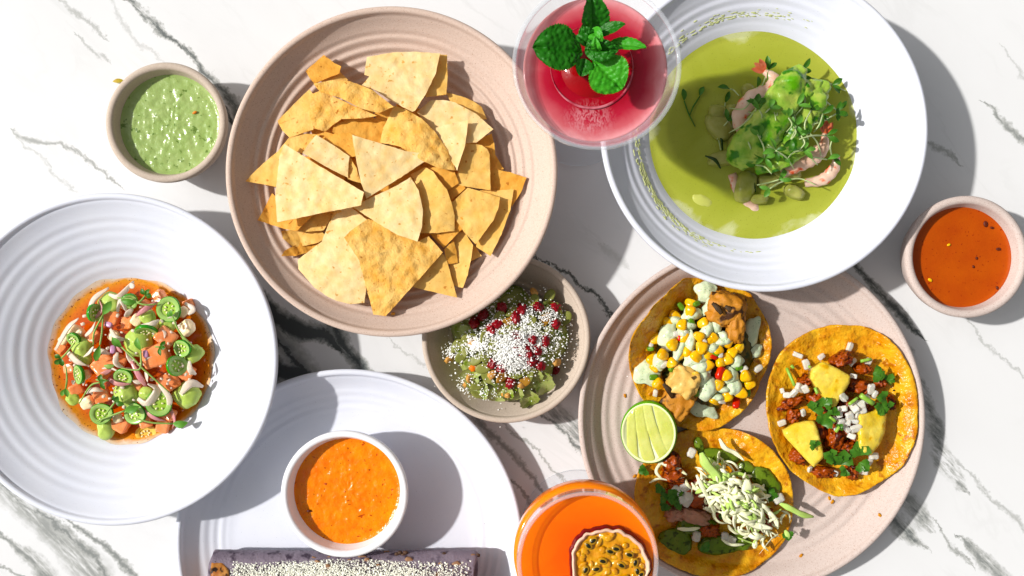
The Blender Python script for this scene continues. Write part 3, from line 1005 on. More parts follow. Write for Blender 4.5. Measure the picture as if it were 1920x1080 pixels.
# a soft paler patch of froth on the drink below the ice
_n, _l = redm.node_tree.nodes, redm.node_tree.links
_b = _n['Principled BSDF']
_src = _b.inputs['Base Color'].links[0].from_socket
_tc = _n.new('ShaderNodeTexCoord')
_mp = _n.new('ShaderNodeMapping'); _mp.inputs['Location'].default_value = (.0035 * 60, .0285 * 75, 0); _mp.inputs['Scale'].default_value = (60, 75, 60)
_l.new(_tc.outputs['Object'], _mp.inputs[0])
_ln = _n.new('ShaderNodeVectorMath'); _ln.operation = 'LENGTH'; _l.new(_mp.outputs[0], _ln.inputs[0])
_m1 = _n.new('ShaderNodeMapRange'); _m1.inputs[1].default_value = 1.0; _m1.inputs[2].default_value = .3; _l.new(_ln.outputs['Value'], _m1.inputs[0])
_mp2 = _n.new('ShaderNodeMapping'); _mp2.inputs['Scale'].default_value = (520, 260, 300); _l.new(_tc.outputs['Object'], _mp2.inputs[0])
_q = _n.new('ShaderNodeTexNoise'); _q.inputs['Scale'].default_value = 1; _q.inputs['Detail'].default_value = 5; _q.inputs['Distortion'].default_value = 1.5; _l.new(_mp2.outputs[0], _q.inputs['Vector'])
_m2 = _n.new('ShaderNodeMapRange'); _m2.inputs[1].default_value = .42; _m2.inputs[2].default_value = .62; _l.new(_q.outputs['Fac'], _m2.inputs[0])
_mm = _n.new('ShaderNodeMath'); _mm.operation = 'MULTIPLY'; _l.new(_m1.outputs[0], _mm.inputs[0]); _l.new(_m2.outputs[0], _mm.inputs[1])
_mx = _n.new('ShaderNodeMix'); _mx.data_type = 'RGBA'; _l.new(_mm.outputs[0], _mx.inputs[0]); _l.new(_src, _mx.inputs[6]); _mx.inputs[7].default_value = col('#dc8890', .8)
_l.new(_mx.outputs[2], _b.inputs['Base Color'])

# mint sprig
mintd = mat('mint_dark', '#2c7a24', '#469838', 200, rough=.42, spec=.45, f=.62, bump=.0002, bsc=900, trans=.22)
mintl = mat('mint_light', '#48a838', '#62bc48', 260, rough=.42, spec=.4, f=.72, bump=.0002, bsc=900, trans=.15)
ms_ = thing('mint_sprig', W(1108, 92, .136), 'dark green mint sprig standing on the ice of the red drink', 'mint')
ML = [  # base, tip (px, py, z), width px, material, arch, tilt normal
    ((1092, 98, .146), (999, 88, .155), 86, mintd, .10, (-.15, 0, 1), .62),
    ((1110, 76, .150), (1108, -14, .162), 62, mintd, .10, (.45, 0, 1), .5),
    ((1113, 112, .150), (1166, 168, .150), 82, mintl, .08, (-.1, 0, 1), .62),
    ((1136, 84, .150), (1212, 88, .156), 30, mintl, .05, (0, .5, 1), .55),
    ((1120, 66, .154), (1172, 44, .160), 26, mintd, .06, (0, .3, 1), .5),
    ((1096, 94, .156), (1160, 92, .158), 42, mintd, .12, (.2, -.3, 1), .5),
    ((1098, 110, .152), (1088, 143, .150), 34, mintd, .1, (.3, 0, 1), .5),
    ((1108, 56, .158), (1130, 78, .162), 28, mintl, .2, (-.3, 0, 1), .5),
    ((1088, 78, .158), (1118, 60, .160), 40, mintd, .2, (.3, .2, 1), .5),
    ((1102, 86, .160), (1080, 66, .160), 26, mintd, .2, (.3, .2, 1), .5),
    ((1122, 96, .158), (1116, 70, .163), 20, mintl, .25, (-.4, .2, 1), .5)]
for i, (b_, t_, wpx, mm, ar, nn, shp) in enumerate(ML):
    big = wpx > 38
    v, f = leaf_geo(W(*b_), W(*t_), M(wpx, b_[2]), nn, ar, .22, 40 if big else 18, 14 if big else 6, quilt=.0011 if big else .0008, cren=.035, shape=shp * .85, seed=i * 3.1)
    mk('leaf', v, f, mm, ms_)
tube('stem', [W(1108, 90, .158), W(1106, 92, .146), W(1108, 94, .128)], .0011, mat('mint_stem', '#3d7a2c'), parent=ms_)

# orange drink
OD = M(127, .078)
zo = .0785
ordm = radial_mat('orange_drink', [(0, '#f4620a'), (.45, '#f56a0c'), (.8, '#f87c10'), (1, '#fa8a14')], rough=.1, nscale=26, namt=.5, f=.86, R=OD, bump=.00004, bsc=60, sss=.5, sr=.008)
v, f = pool_geo((OGc.x, OGc.y, zo), OD * 1.055, lambda x, y, q: .0007 * max(0, q - .95) / .05, 24, 128)
nlo = len(v)
pr = [(1.075, -.010), (1.07, -.018), (.98, -.030), (.74, -.041), (.4, -.047), (0, 0)]
for (a, dz) in pr[:-1]:
    v += [Vector((OGc.x + OD * a * math.cos(2 * math.pi * j / 128), OGc.y + OD * a * math.sin(2 * math.pi * j / 128), zo + dz)) for j in range(128)]
for i in range(len(pr) - 1):
    a = nlo - 128 + i * 128; b = a + 128
    f += [[a + j, b + j, b + (j + 1) % 128, a + (j + 1) % 128] for j in range(128)]
f.append([nlo + 4 * 128 + j for j in range(127, -1, -1)])
tag(mk('orange_cocktail', v, f, ordm, origin=Vector((OGc.x, OGc.y, zo))), 'bright orange drink filling the low stemmed glass', 'drink')

# passion fruit half
PF = W(1142, 1062, .082); PFr = M(76, .082)
pf = thing('passion_fruit_half', PF, 'halved passion fruit with maroon rind and seeds floating in the orange drink', 'passion fruit')
def wob(a, s): return 1 + .035 * math.sin(3 * a + s) + .018 * math.sin(5 * a + 2 * s) + .06 * noise.noise(Vector((math.cos(a) * 6, math.sin(a) * 6, 1)))
rindm = mat('maroon_rind', '#6a1020', '#84182c', 160, rough=.3, f=.7)
pithm = mat('pink_pith', '#f4d8b8', '#ecb8a8', 140, rough=.45, f=.85, bump=.0003, bsc=400)
def ring(r0, z0_, r1, z1_, s0=1.0):
    V, F = [], []
    for k in range(5):
        u = k / 4
        for j in range(90):
            a = 2 * math.pi * j / 90
            r = PFr * (r0 + (r1 - r0) * u) * wob(a, s0)
            V.append(PF + Vector((r * math.cos(a), r * math.sin(a), z0_ + (z1_ - z0_) * u + .0008 * math.sin(u * math.pi) + .0003 * math.sin(11 * a))))
    for k in range(4):
        for j in range(90):
            F.append([k * 90 + j, k * 90 + (j + 1) % 90, (k + 1) * 90 + (j + 1) % 90, (k + 1) * 90 + j])
    return V, F
v, f = join_geo([ring(.8, -.016, 1.02, -.003), ring(1.02, -.003, .985, .0012)]); mk('rind', v, f, rindm, pf)
v, f = join_geo([ring(.96, .0011, .89, .0014), ring(.89, .0014, .82, -.004)]); mk('pith', v, f, pithm, pf)
pulpm = mat('passion_pulp', '#e4aa1c', '#d48a10', 150, rough=.08, spec=.7, f=.8, c3='#e8b840', sc3=200, th3=.56, w3=.1, bump=.0008, bsc=260, coat=.7)
def zfp(x, y, q): return .0013 * noise.noise(Vector((x * 210, y * 210, 2))) + .0012 * (1 - q)
v, f = pool_geo(PF + Vector((0, 0, -.0006)), PFr * .90, zfp, 20, 80, lambda a: wob(a, 1.0)); mk('pulp', v, f, pulpm, pf)
for i in range(46):
    a = rnd.uniform(0, 6.28); q = PFr * .8 * math.sqrt(rnd.random())
    v, f = sup_geo((rnd.uniform(.0018, .0034), rnd.uniform(.0014, .0022), .0013), 2, 5, .15, 2, i, (0, 0, rnd.uniform(0, 3)), PF + Vector((q * math.cos(a), q * math.sin(a), .0002)))
    mk('pulp_sac', v, f, pulpm, pf)
bm_ = mat('passion_seed', '#2c2a12', rough=.15, spec=.7, f=.6)
gelm = mat('seed_gel', '#cc9818', '#a8801c', 200, rough=.1, spec=.7, f=.8, coat=.4, bump=.0004, bsc=400)
for i, (x, y) in enumerate(((1112, 1014), (1103, 1023), (1155, 1029), (1144, 1034), (1191, 1055), (1098, 1069), (1118, 1067), (1195, 1071), (1201, 1078), (1130, 1052), (1165, 1060), (1172, 1085), (1140, 1090), (1110, 1092), (1180, 1040))):
    p = W(x, y, .0835)
    a = rnd.uniform(0, 3)
    g_ = sup('seed_gel', p, (.0030, .0023, .0009), gelm, n=4, rot=(0, 0, a), parent=pf)
    sup('seed', p + Vector((0, 0, .0005)), (.0020, .0012, .0007), bm_, n=4, rot=(0, 0, a), parent=pf)

# ---------------------------------------------------------------- shared food pieces
GREEN_STEM = mat('sprout_stem', '#b4d07c', '#98bc60', 200, rough=.45, f=.8, trans=.15)
GREEN_LEAF = mat('sprout_leaf', '#5c9a3c', '#82b858', 200, rough=.45, f=.75, trans=.2)
DARK_LEAF = mat('dark_herb_leaf', '#3a6c24', '#5f9438', 240, rough=.42, f=.7, trans=.15)
WSTEM = mat('pale_sprout_stem', '#dce8b8', '#c4dc94', 200, rough=.4, f=.8, trans=.15)


def sprig(name, path, label, cat='sprout', group=None, leaves=2, lw=.0042, ll=.0085, r=.0006, stem=None, leafm=None, zs=.001):
    """path: [(px,py,z)]; leaves grow at its far end"""
    P = [W(*p) for p in path]
    t = thing(name, P[0], label, cat, group)
    tube('stem', P, [r * .7, r, r * 1.1, r], stem or GREEN_STEM, seg=5, parent=t, sub=5)
    d0 = (P[-1] - P[-2]).normalized()
    a0 = math.atan2(d0.y, d0.x)
    geo = []
    for i in range(leaves):
        a = a0 + (i - (leaves - 1) / 2) * (1.1 if leaves > 1 else 0) + rnd.uniform(-.25, .25)
        l_ = ll * rnd.uniform(.75, 1.15)
        tip = P[-1] + Vector((math.cos(a) * l_, math.sin(a) * l_, rnd.uniform(-.001, .0025)))
        v, f = leaf_geo(P[-1], tip, lw * rnd.uniform(.8, 1.15), (rnd.uniform(-.4, .4), rnd.uniform(-.4, .4), 1), .15, .3, 6, 2, seed=rnd.uniform(0, 9), shape=.55)
        mk('leaf', v, f, leafm or GREEN_LEAF, t)
    return t


def herb_leaf(name, px, py, z, size, m, label, cat, group, tilt=.3):
    """a small lobed cilantro leaf"""
    c = W(px, py, z)
    a0 = rnd.uniform(0, 6.28)
    parts = []
    for k in (-1, 0, 1):
        a = a0 + k * .85
        l_ = size * (1 if k == 0 else .8)
        parts.append(leaf_geo(c, c + Vector((math.cos(a) * l_, math.sin(a) * l_, rnd.uniform(0, tilt) * size)), size * .75, (rnd.uniform(-.3, .3), rnd.uniform(-.3, .3), 1), .12, .25, 7, 2, cren=.16, shape=.65, seed=rnd.uniform(0, 9)))
    v, f = join_geo(parts)
    o = mk(name, v, f, m)
    return tag(o, label, cat, group)


def dome(c, R, h, base=0.0):
    return lambda x, y: base + h * max(0, 1 - ((x - c.x) ** 2 + (y - c.y) ** 2) / R ** 2) ** .6


# ================================================================ ceviche
def Z3(x, y, z=0.0):                       # a place seen in an enlarged view of the dish
    return 60 + x / 3, 490 + y / 3


broth = radial_mat('amber_broth', [(0, '#c4520a'), (.8, '#cc5c0a'), (.88, '#de7c10'), (.95, '#f2a84c'), (1, '#fbe8d0')], rough=.08, spec=.6, nscale=70, namt=.10, f=.78,
                   R=M(155, .012), bump=.00025, bsc=260, c3='#7a2c08', sc3=700, th3=.64, coat=.4)
c = W(250, 673, .0105)
# the pool settles in the well, its outline a little uneven
def ob(t): return 1 + .018 * math.sin(3 * t + 1) + .012 * math.sin(7 * t) + .008 * math.sin(17 * t)
v, f = pool_geo((c.x, c.y, 0), M(155, .012), lambda x, y, q: 0, 30, 120, ob)
for q in v:
    q.z = max(.0125, 0)
    zz = cev_z(q.x, q.y) + .0004
    q.z = max(q.z, zz)
tag(mk('ceviche_broth', v, f, broth, origin=Vector((c.x, c.y, .0125))), 'amber brown broth pooled in the middle of the left bowl', 'broth')

tunam = mat('orange_fish_dice', '#fb8440', '#ffa878', 130, rough=.2, spec=.6, f=1.0, sat=1.04, bump=.0003, bsc=300, sss=.25, sr=.003, c3='#ffb890', sc3=160, th3=.62, w3=.1)
whitem = mat('white_fish_dice', '#f8e4c4', '#f6d8b0', 110, rough=.25, f=1.0, bump=.0003, bsc=300, sss=.3, sr=.004)
aiolim = mat('pale_green_aioli', '#bcd07a', '#b0c666', 60, rough=.22, spec=.5, f=.95, sss=.2, sr=.003)
cev_dome = dome(W(248, 672, .02), M(150, .02), .012, .0155)


def cevz(px, py, up=0.0):
    p = W(px, py, .02)
    return cev_dome(p.x, p.y) + up


used = []
CUBES = [(440, 310, 62), (720, 205, 48), (755, 425, 66), (700, 530, 84), (410, 590, 72), (770, 680, 70), (870, 625, 52), (490, 560, 48), (590, 685, 46), (500, 915, 56),
         (740, 920, 50), (395, 755, 52), (165, 490, 36), (885, 240, 36), (540, 350, 44), (250, 720, 44), (640, 905, 40), (530, 700, 40), (770, 860, 44), (345, 420, 44), (215, 600, 38), (640, 250, 36)]
for i, (x, y, s_) in enumerate(CUBES):
    px, py = Z3(x, y)
    h = M(s_ / 3, .02)
    z = cevz(px, py, -.003 + rnd.uniform(0, .002) + (.003 if i in (3, 4, 2) else 0))
    o = sup('orange_fish_dice', W(px, py, z), (h * .82, h * .72, h * .6), tunam, p=9, n=9, amp=.06, freq=1.8, rot=(rnd.uniform(-.3, .3), rnd.uniform(-.35, .35), rnd.uniform(0, 3)))
    L_ = {3: 'biggest glossy orange dice right of the centre of the ceviche', 4: 'bright orange dice left of the centre of the ceviche', 0: 'orange dice with a flat lit top at the upper left of the ceviche',
          2: 'glossy deep orange dice above the biggest one in the ceviche', 5: 'orange dice below the biggest one in the ceviche'}.get(i)
    tag(o, L_ or 'orange dice of fish half buried in the ceviche', 'diced fish', 'orange fish dice in the ceviche')
for i, (x, y, s_) in enumerate([(870, 375, 54), (590, 330, 40), (310, 795, 46), (850, 285, 36), (250, 400, 52), (460, 420, 36), (690, 360, 30), (480, 880, 34), (300, 640, 34), (180, 440, 34)]):
    px, py = Z3(x, y)
    h = M(s_ / 3, .02)
    o = sup('white_fish_dice', W(px, py, cevz(px, py, .0005 if i else .002)), (h * .85, h * .75, h * .5), whitem, p=3.6, n=7, amp=.12, freq=1.6, rot=(rnd.uniform(-.3, .3), rnd.uniform(-.3, .3), rnd.uniform(0, 3)))
    tag(o, 'largest cream white fish dice at the right side of the ceviche' if i == 0 else 'cream white dice of fish among the orange dice', 'diced fish', 'white fish dice in the ceviche')
for i, (x, y, s_) in enumerate([(440, 235, 62), (650, 315, 46), (600, 455, 82), (285, 490, 66), (910, 520, 56), (872, 752, 76), (530, 755, 68), (412, 938, 58), (762, 350, 52), (225, 775, 40), (300, 545, 44), (640, 740, 40)]):
    px, py = Z3(x, y)
    h = M(s_ / 3, .02)
    z = cevz(px, py, .002)
    P = W(px, py, z)
    prof = [(0, .62), (.10, .66), (.22, .56), (.5, .50), (.8, .32), (.97, .05), (.98, -.15), (.85, -.35), (0, -.4)]
    v, f = lathe_geo([(a * h, b_ * h) for a, b_ in prof], P, 24)
    sx_ = rnd.uniform(.9, 1.1)
    for q in v:
        nn = noise.noise(Vector(q) * 160) * .30
        q.z += .0012 * noise.noise(Vector(q) * 260)
        dx, dy = q.x - P.x, q.y - P.y
        q.x = P.x + dx * (sx_ + nn); q.y = P.y + dy * (1 / sx_ + nn)
    f = [q[::-1] for q in f]
    o = mk('aioli_dollop', v, f, aiolim, origin=P)
    tag(o, {5: 'large lone pale green dollop on the dark broth at the lower right', 2: 'large pale green dollop in the middle of the ceviche', 6: 'pale green dollop just below the middle of the ceviche',
            3: 'pale green dollop at the left side of the ceviche', 4: 'pale green dollop at the far right edge of the ceviche'}.get(i, 'pale green dollop half hidden among the ceviche dice'), 'dollop', 'green dollops in the ceviche')

jskin = mat('jalapeno_skin', '#2a8a20', '#48a030', 80, rough=.18, spec=.6, f=.85)
jflesh = mat('jalapeno_flesh', '#b8d87c', '#98c85c', 160, rough=.2, spec=.6, f=.92, sss=.15, sr=.002, sat=1.0, clear=.12)
jmid = mat('jalapeno_core', '#b8d470', '#a4cc50', 200, rough=.2, f=.82, bump=.0002, bsc=500)
jseed = mat('jalapeno_seed', '#f6eec0', rough=.3, f=.92)


def jalapeno(px, py, z, r, rot, label, group='jalapeno slices in the ceviche', ex=1.0):
    c_ = W(px, py, z)
    t = thing('jalapeno_slice', c_, label, 'jalapeno slice', group)
    s_ = rnd.uniform(0, 9)
    def wv(a): return 1 + .035 * math.sin(2 * a + s_) + .03 * math.sin(3 * a + s_)
    def rg(r0, z0, r1, z1, r2=None, z2=None, n=40):
        V, F = [], []
        L_ = [(r0, z0), (r1, z1)] + ([(r2, z2)] if r2 is not None else [])
        for (rr, zz) in L_:
            for j in range(n):
                a = 6.2832 * j / n
                V.append(Vector((rr * r * wv(a) * math.cos(a) * ex, rr * r * wv(a) * math.sin(a), zz)))
        for k in range(len(L_) - 1):
            for j in range(n):
                F.append([k * n + j, k * n + (j + 1) % n, (k + 1) * n + (j + 1) % n, (k + 1) * n + j])
        return V, F
    h = .0011
    def add(name, g, m):
        v, f = g
        v = [q + c_ for q in v]
        mk(name, v, [q[::-1] for q in f], m, t)
    add('skin', join_geo([rg(.945, h, .99, h * .9, 1.0, h * .4), rg(1.0, h * .4, 1.0, -h, .9, -h * 1.1)]), jskin)
    add('flesh', join_geo([rg(.58, h * .6, .64, h * 1.15, .95, h * 1.05), rg(.95, -h * 1.05, .5, -h)]), jflesh)
    v, f = pool_geo((0, 0, 0), r * .6, lambda x, y, q: h * .35 + .0003 * noise.noise(Vector((x * 900, y * 900, s_))), 5, 24)
    mk('core', [Vector((q.x * ex, q.y, q.z)) + c_ for q in v], f, jmid, t)
    parts = []
    for k in range(7):
        a = k * .9 + s_
        q = rnd.uniform(.22, .5) * r
        parts.append(sup_geo((.0009, .0006, .0004), 2, 2, 0, 1, 0, (0, 0, a), c_ + Vector((q * math.cos(a) * ex, q * math.sin(a), h * .9))))
    v, f = join_geo(parts)
    mk('seeds', v, f, jseed, t)
    t.rotation_euler = rot
    return t


JAL = [(770, 270, 70, (0, 0, 0), 'round jalapeno slice at the upper right of the ceviche'), (550, 225, 46, (.5, .2, 0), 'tilted jalapeno slice at the top of the ceviche under a sprout'),
       (355, 290, 52, (.2, 1.15, .2), 'jalapeno slice standing on edge at the upper left of the ceviche'), (235, 437, 42, (.5, -.3, 0), 'small jalapeno slice at the left side of the ceviche'),
       (645, 395, 64, (1.05, .1, 0), 'edge-on jalapeno slice above the central green dollop'), (845, 490, 52, (.2, -.3, 0), 'dark seeded jalapeno slice at the right of the ceviche'),
       (815, 587, 60, (.1, .85, .3), 'narrow tilted jalapeno slice right of the biggest orange dice'), (265, 637, 56, (.1, -.75, 0), 'upright jalapeno slice at the lower left of the ceviche'),
       (515, 652, 55, (.45, -.1, 0), 'jalapeno slice just below the middle of the ceviche'), (715, 797, 74, (-.2, .2, 0), 'largest jalapeno slice at the lower right of the ceviche'),
       (390, 857, 62, (.1, .1, 0), 'jalapeno slice at the lower left crossed by a sprout stem'), (580, 857, 62, (0, -.15, 0), 'jalapeno slice at the bottom of the ceviche')]
for x, y, s_, rot, lb in JAL:
    px, py = Z3(x, y)
    jalapeno(px, py, cevz(px, py, .0065), M(s_ / 3, .025), rot, lb)
px, py = Z3(645, 968)
o = jalapeno(px, py, .0145, M(16, .015), (0, 0, 0), 'yellowed chilli slice lying in the broth at the bottom of the ceviche', ex=1.3)
for ch in o.children:
    if ch.name.startswith(('skin', 'flesh', 'core')):
        ch.data.materials[0] = mat('yellow_chilli', '#f0c050', '#f4d484', 100, rough=.15, f=.85)

curlm = mat('white_crisp_shaving', '#fbf2e4', '#f6e4d0', 200, rough=.3, f=.95, trans=.2, clear=.14)
pinkm = mat('pink_shallot', '#f0b8a8', '#e8a0b0', 200, rough=.25, f=.88, trans=.15, clear=.2)
CUR = [[(480, 285), (500, 215), (532, 282)], [(588, 305), (640, 268), (705, 228)], [(565, 268), (520, 312)], [(198, 508), (250, 562), (312, 587)], [(480, 512), (472, 570), (522, 602)],
       [(595, 772), (650, 802), (705, 722), (650, 688)], [(838, 745), (890, 688), (962, 706)], [(885, 560), (890, 612), (922, 636)], [(318, 318), (345, 218), (432, 148)], [(432, 186), (490, 198), (572, 112)],
       [(132, 500), (200, 378), (262, 320)], [(630, 838), (690, 882), (752, 898)], [(712, 690), (770, 765), (767, 832)], [(557, 562), (600, 640), (640, 704)], [(612, 362), (668, 356), (716, 330)],
       [(552, 126), (572, 150)], [(440, 380), (470, 430), (520, 440)], [(860, 235), (905, 268), (880, 300)], [(300, 420), (335, 385), (360, 330)], [(640, 620), (650, 680)], [(660, 850), (700, 880)],
       [(430, 660), (480, 690), (560, 690)], [(345, 500), (390, 505), (440, 520)], [(300, 740), (350, 720), (400, 730)], [(780, 830), (800, 890), (790, 940)]]
for i, pth in enumerate(CUR):
    pts = []
    for k, (x, y) in enumerate(pth):
        px, py = Z3(x, y)
        pts.append(W(px, py, cevz(px, py, .0065 + (.002 if k == 1 else 0) + .001 * rnd.random())))
    m_ = pinkm if i in (13, 1, 11, 24, 21) else curlm
    w_ = .0018 if i not in (6, 3, 5) else .0027
    o = tube('pickled_shaving', pts, [w_ * .5, w_, w_ * 1.1, w_ * .4], m_, seg=6, flat=.22, twist=rnd.uniform(-1.4, 1.4))
    tag(o, {6: 'curled white shaving on the lone green dollop', 3: 'white petal-like shaving at the left of the ceviche', 5: 'S-shaped white shaving at the lower right of the ceviche',
            13: 'pink translucent shaving in the middle of the ceviche'}.get(i, 'thin pickled shaving curling over the ceviche'), 'shaving', 'pale shavings over the ceviche')
for i in range(15):
    a = rnd.uniform(0, 6.28); rr2 = 118 * math.sqrt(rnd.random())
    px, py = 242 + rr2 * math.cos(a), 668 + rr2 * math.sin(a)
    a = rnd.uniform(0, 6.28); l_ = rnd.uniform(8, 20); bd = rnd.uniform(-.5, .5)
    pts = []
    for k in (-1, 0, 1):
        x, y = px + k * l_ * math.cos(a) - bd * l_ * (1 - k * k) * math.sin(a), py + k * l_ * math.sin(a) + bd * l_ * (1 - k * k) * math.cos(a)
        pts.append(W(x, y, cevz(x, y, .0062 + .0012 * rnd.random())))
    w_ = rnd.uniform(.0008, .0019)
    gr_ = i % 5 == 0
    o = tube('sprout_shred' if gr_ else 'pickled_shaving', pts, [w_ * .3, w_, w_, w_ * .3], GREEN_STEM if gr_ else (pinkm if i % 3 == 0 else curlm), seg=6, flat=.18, twist=rnd.uniform(-1.4, 1.4))
    if gr_: tag(o, 'short green sprout shred among the ceviche dice', 'sprout', 'sprout shreds on the ceviche')
    elif i % 3 == 0: tag(o, 'small pink shaving among the ceviche dice', 'shaving', 'pale shavings over the ceviche')
    else: tag(o, 'small white shaving among the ceviche dice', 'shaving', 'pale shavings over the ceviche')
# little white crumbs between
parts = []
for i in range(110):
    a = rnd.uniform(0, 6.28); rr2 = 120 * math.sqrt(rnd.random())
    px, py = 245 + rr2 * math.cos(a), 668 + rr2 * math.sin(a)
    q = rnd.uniform(.0004, .0011)
    parts.append(sup_geo((q * 1.4, q, q * .7), 3, 2, .3, 2, i, (0, 0, rnd.uniform(0, 3)), W(px, py, cevz(px, py, .006))))
v, f = join_geo(parts)
tag(mk('white_crumbs', v, f, curlm), 'fine white crumbs scattered over the ceviche', 'crumbs', kind='stuff')
rd = mat('red_onion_bit', '#c890b8', '#e0b0c8', 200, rough=.3, f=.85)
for (x, y) in ((430, 355), (455, 495), (640, 520)):
    px, py = Z3(x, y)
    o = sup('red_onion_bit', W(px, py, cevz(px, py, .0075)), (.0026, .0017, .001), rd, p=4, n=4, amp=.15, rot=(.2, .2, rnd.uniform(0, 3)))
    tag(o, 'small lilac bit of red onion on the ceviche', 'onion bit', 'red onion bits on the ceviche')
SPR = [([(770, 735), (700, 672), (620, 600), (570, 545), (505, 483)], 1, 'long sprout lying across the middle of the ceviche'), ([(930, 495), (868, 442), (822, 385), (790, 308)], 2, 'arching sprout at the upper right of the ceviche'),
       ([(480, 205), (560, 212), (600, 230), (640, 190)], 3, 'leafy sprout at the top of the ceviche'), ([(240, 460), (190, 520), (165, 545)], 3, 'small dark-leaved sprout at the far left of the ceviche'),
       ([(190, 588), (196, 660), (190, 715)], 2, 'sprout with a broad leaf hanging over the lower left edge'), ([(400, 292), (393, 400), (382, 470)], 1, 'upright pale sprout at the upper left of the ceviche'),
       ([(382, 905), (430, 840), (468, 790)], 3, 'sprout crossing the lower left jalapeno slice'), ([(585, 885), (680, 908), (790, 912)], 1, 'sprout lying along the bottom edge of the ceviche'),
       ([(265, 800), (330, 700), (385, 680)], 3, 'thin leafy sprout at the lower left centre'), ([(500, 600), (560, 610), (610, 600), (612, 500)], 1, 'looping thin sprout in the middle of the ceviche'),
       ([(345, 470), (350, 400), (400, 300)], 1, 'slim sprout leaning on the upper left orange dice'), ([(700, 240), (640, 245), (590, 232)], 1, 'sprout stem reaching to the top right jalapeno slice'),
       ([(360, 900), (440, 870), (520, 840)], 1, 'sprout stem at the bottom left of the ceviche'), ([(690, 480), (720, 482)], 3, 'tiny dark green leaflet on the biggest orange dice')]
for i, (pth, nl, lb) in enumerate(SPR):
    pts = []
    for k, (x, y) in enumerate(pth):
        px, py = Z3(x, y)
        pts.append((px, py, cevz(px, py, .0095 + .001 * math.sin(k))))
    sprig('sprout', pts, lb, group='sprouts on the ceviche', leaves=nl, lw=.005 if nl == 1 else .0034, ll=.010 if nl == 1 else .0055, leafm=GREEN_LEAF if nl == 1 else (DARK_LEAF if i in (2, 3, 6, 8, 13) else GREEN_LEAF))

# ================================================================ green soup
def Z7(x, y): return 1180 + x / 2.92, 90 + y / 2.92


soupm = radial_mat('green_soup', [(0, '#a8b04c'), (.3, '#bec664'), (.62, '#a6ae4a'), (.94, '#b6bc5a'), (1, '#d4d8a0')], rough=.16, spec=.45, nscale=18, namt=.8, f=.8, R=M(203, .028),
                   bump=.00012, bsc=120, c3='#8f9a34', sc3=1300, th3=.66, sss=.1, sr=.004)
SC = W(1412, 253, .028)
v, f = pool_geo((SC.x, SC.y, 0), M(205, .028), lambda x, y, q: 0, 34, 140, lambda t: 1 + .006 * math.sin(5 * t))
for q in v:
    q.z = max(.0272 + .00012 * noise.noise(Vector((q.x * 60, q.y * 60, 0))), min(soup_z(q.x, q.y) + .0003, .0285))
tag(mk('green_soup', v, f, soupm, origin=Vector((SC.x, SC.y, .027))), 'olive green soup filling the well of the white bowl', 'soup')
# soup residue clinging to the lower left and top of the wall
resm = mat('soup_residue', '#d0d4a4', '#c0c888', 300, rough=.35, f=.9)
parts = []
for i in range(480):
    a = rnd.choice((rnd.gauss(3.75, .34), rnd.gauss(1.9, .45), rnd.gauss(3.75, .34)))
    rr2 = M(205, .028) * (1.055 + abs(rnd.gauss(0, .03)))
    x, y = SC.x + rr2 * math.cos(a), SC.y + rr2 * math.sin(a)
    q = rnd.uniform(.0002, .0005)
    parts.append(sup_geo((q, q * 3.5, .0001), 2, 2, .2, 2, i, (0, 0, a), (x, y, soup_z(x, y) + .0002)))
v, f = join_geo(parts)
tag(mk('soup_residue', v, f, resm), 'fine green residue drying on the bowl wall around the soup', 'residue', kind='stuff')

avom = mat('avocado_flesh', '#66a81c', '#c4d470', 75, rough=.3, spec=.45, f=.8, c3='#3c7c14', sc3=120, th3=.56, w3=.08, bump=.0010, bsc=170, sss=.15, sr=.003, contrast=.16, bump2=.0002, bsc2=500)
shrm = mat('coral_shrimp', '#e8b498', '#f2dcc8', 90, rough=.28, spec=.5, f=.78, c3='#e05c30', sc3=140, th3=.56, w3=.1, sss=.2, sr=.003, bump=.0003, bsc=200)
zucm = mat('cooked_squash', '#9aa048', '#c2c078', 110, rough=.2, spec=.5, f=.7, sss=.2, sr=.003, bump=.0003, bsc=250)


def avo(path, wds, z, label):
    pts = []
    for k, (x, y) in enumerate(path):
        px, py = Z7(x, y)
        pts.append(W(px, py, z[k] if isinstance(z, (list, tuple)) else z))
    P = catmull(pts, 14)
    n = len(P)
    R = np.interp(np.linspace(0, 1, n), np.linspace(0, 1, len(wds)), [M(q / 2.92, .04) for q in wds])
    v, f = tube_geo(P, list(R), 30, .62)
    sd_ = rnd.uniform(0, 99)
    for q in v:
        nn = noise.noise(Vector((q.x * 110, q.y * 110, q.z * 110 + sd_)))
        n2 = noise.noise(Vector((q.x * 300, q.y * 300, q.z * 300 + sd_)))
        n3 = noise.noise(Vector((q.x * 60, q.y * 220, q.z * 60 + sd_)))
        q.z += .0026 * nn + .0012 * n2 + .0016 * n3
        q.x += .0012 * n2; q.y += .0012 * nn
    return tag(mk('avocado_slice', v, f, avom), label, 'avocado slice', 'avocado slices in the soup')


avo([(580, 640), (640, 560), (740, 440), (830, 300), (900, 180), (945, 115)], [55, 100, 110, 95, 80, 30], [.036, .044, .050, .054, .055, .052], 'long bright green avocado slice folded over the seafood in the soup')
avo([(800, 640), (850, 520), (920, 420), (1000, 290), (1075, 190)], [60, 95, 80, 85, 35], [.034, .044, .047, .050, .048], 'second avocado slice lying right of the long one in the soup')
avo([(690, 660), (770, 630), (850, 600), (960, 540)], [35, 60, 60, 40], [.036, .040, .042, .044], 'lower avocado slice at the front of the mound in the soup')
avo([(860, 160), (960, 230), (1040, 200)], [30, 50, 35], [.054, .053, .048], 'small avocado end at the top of the mound in the soup')


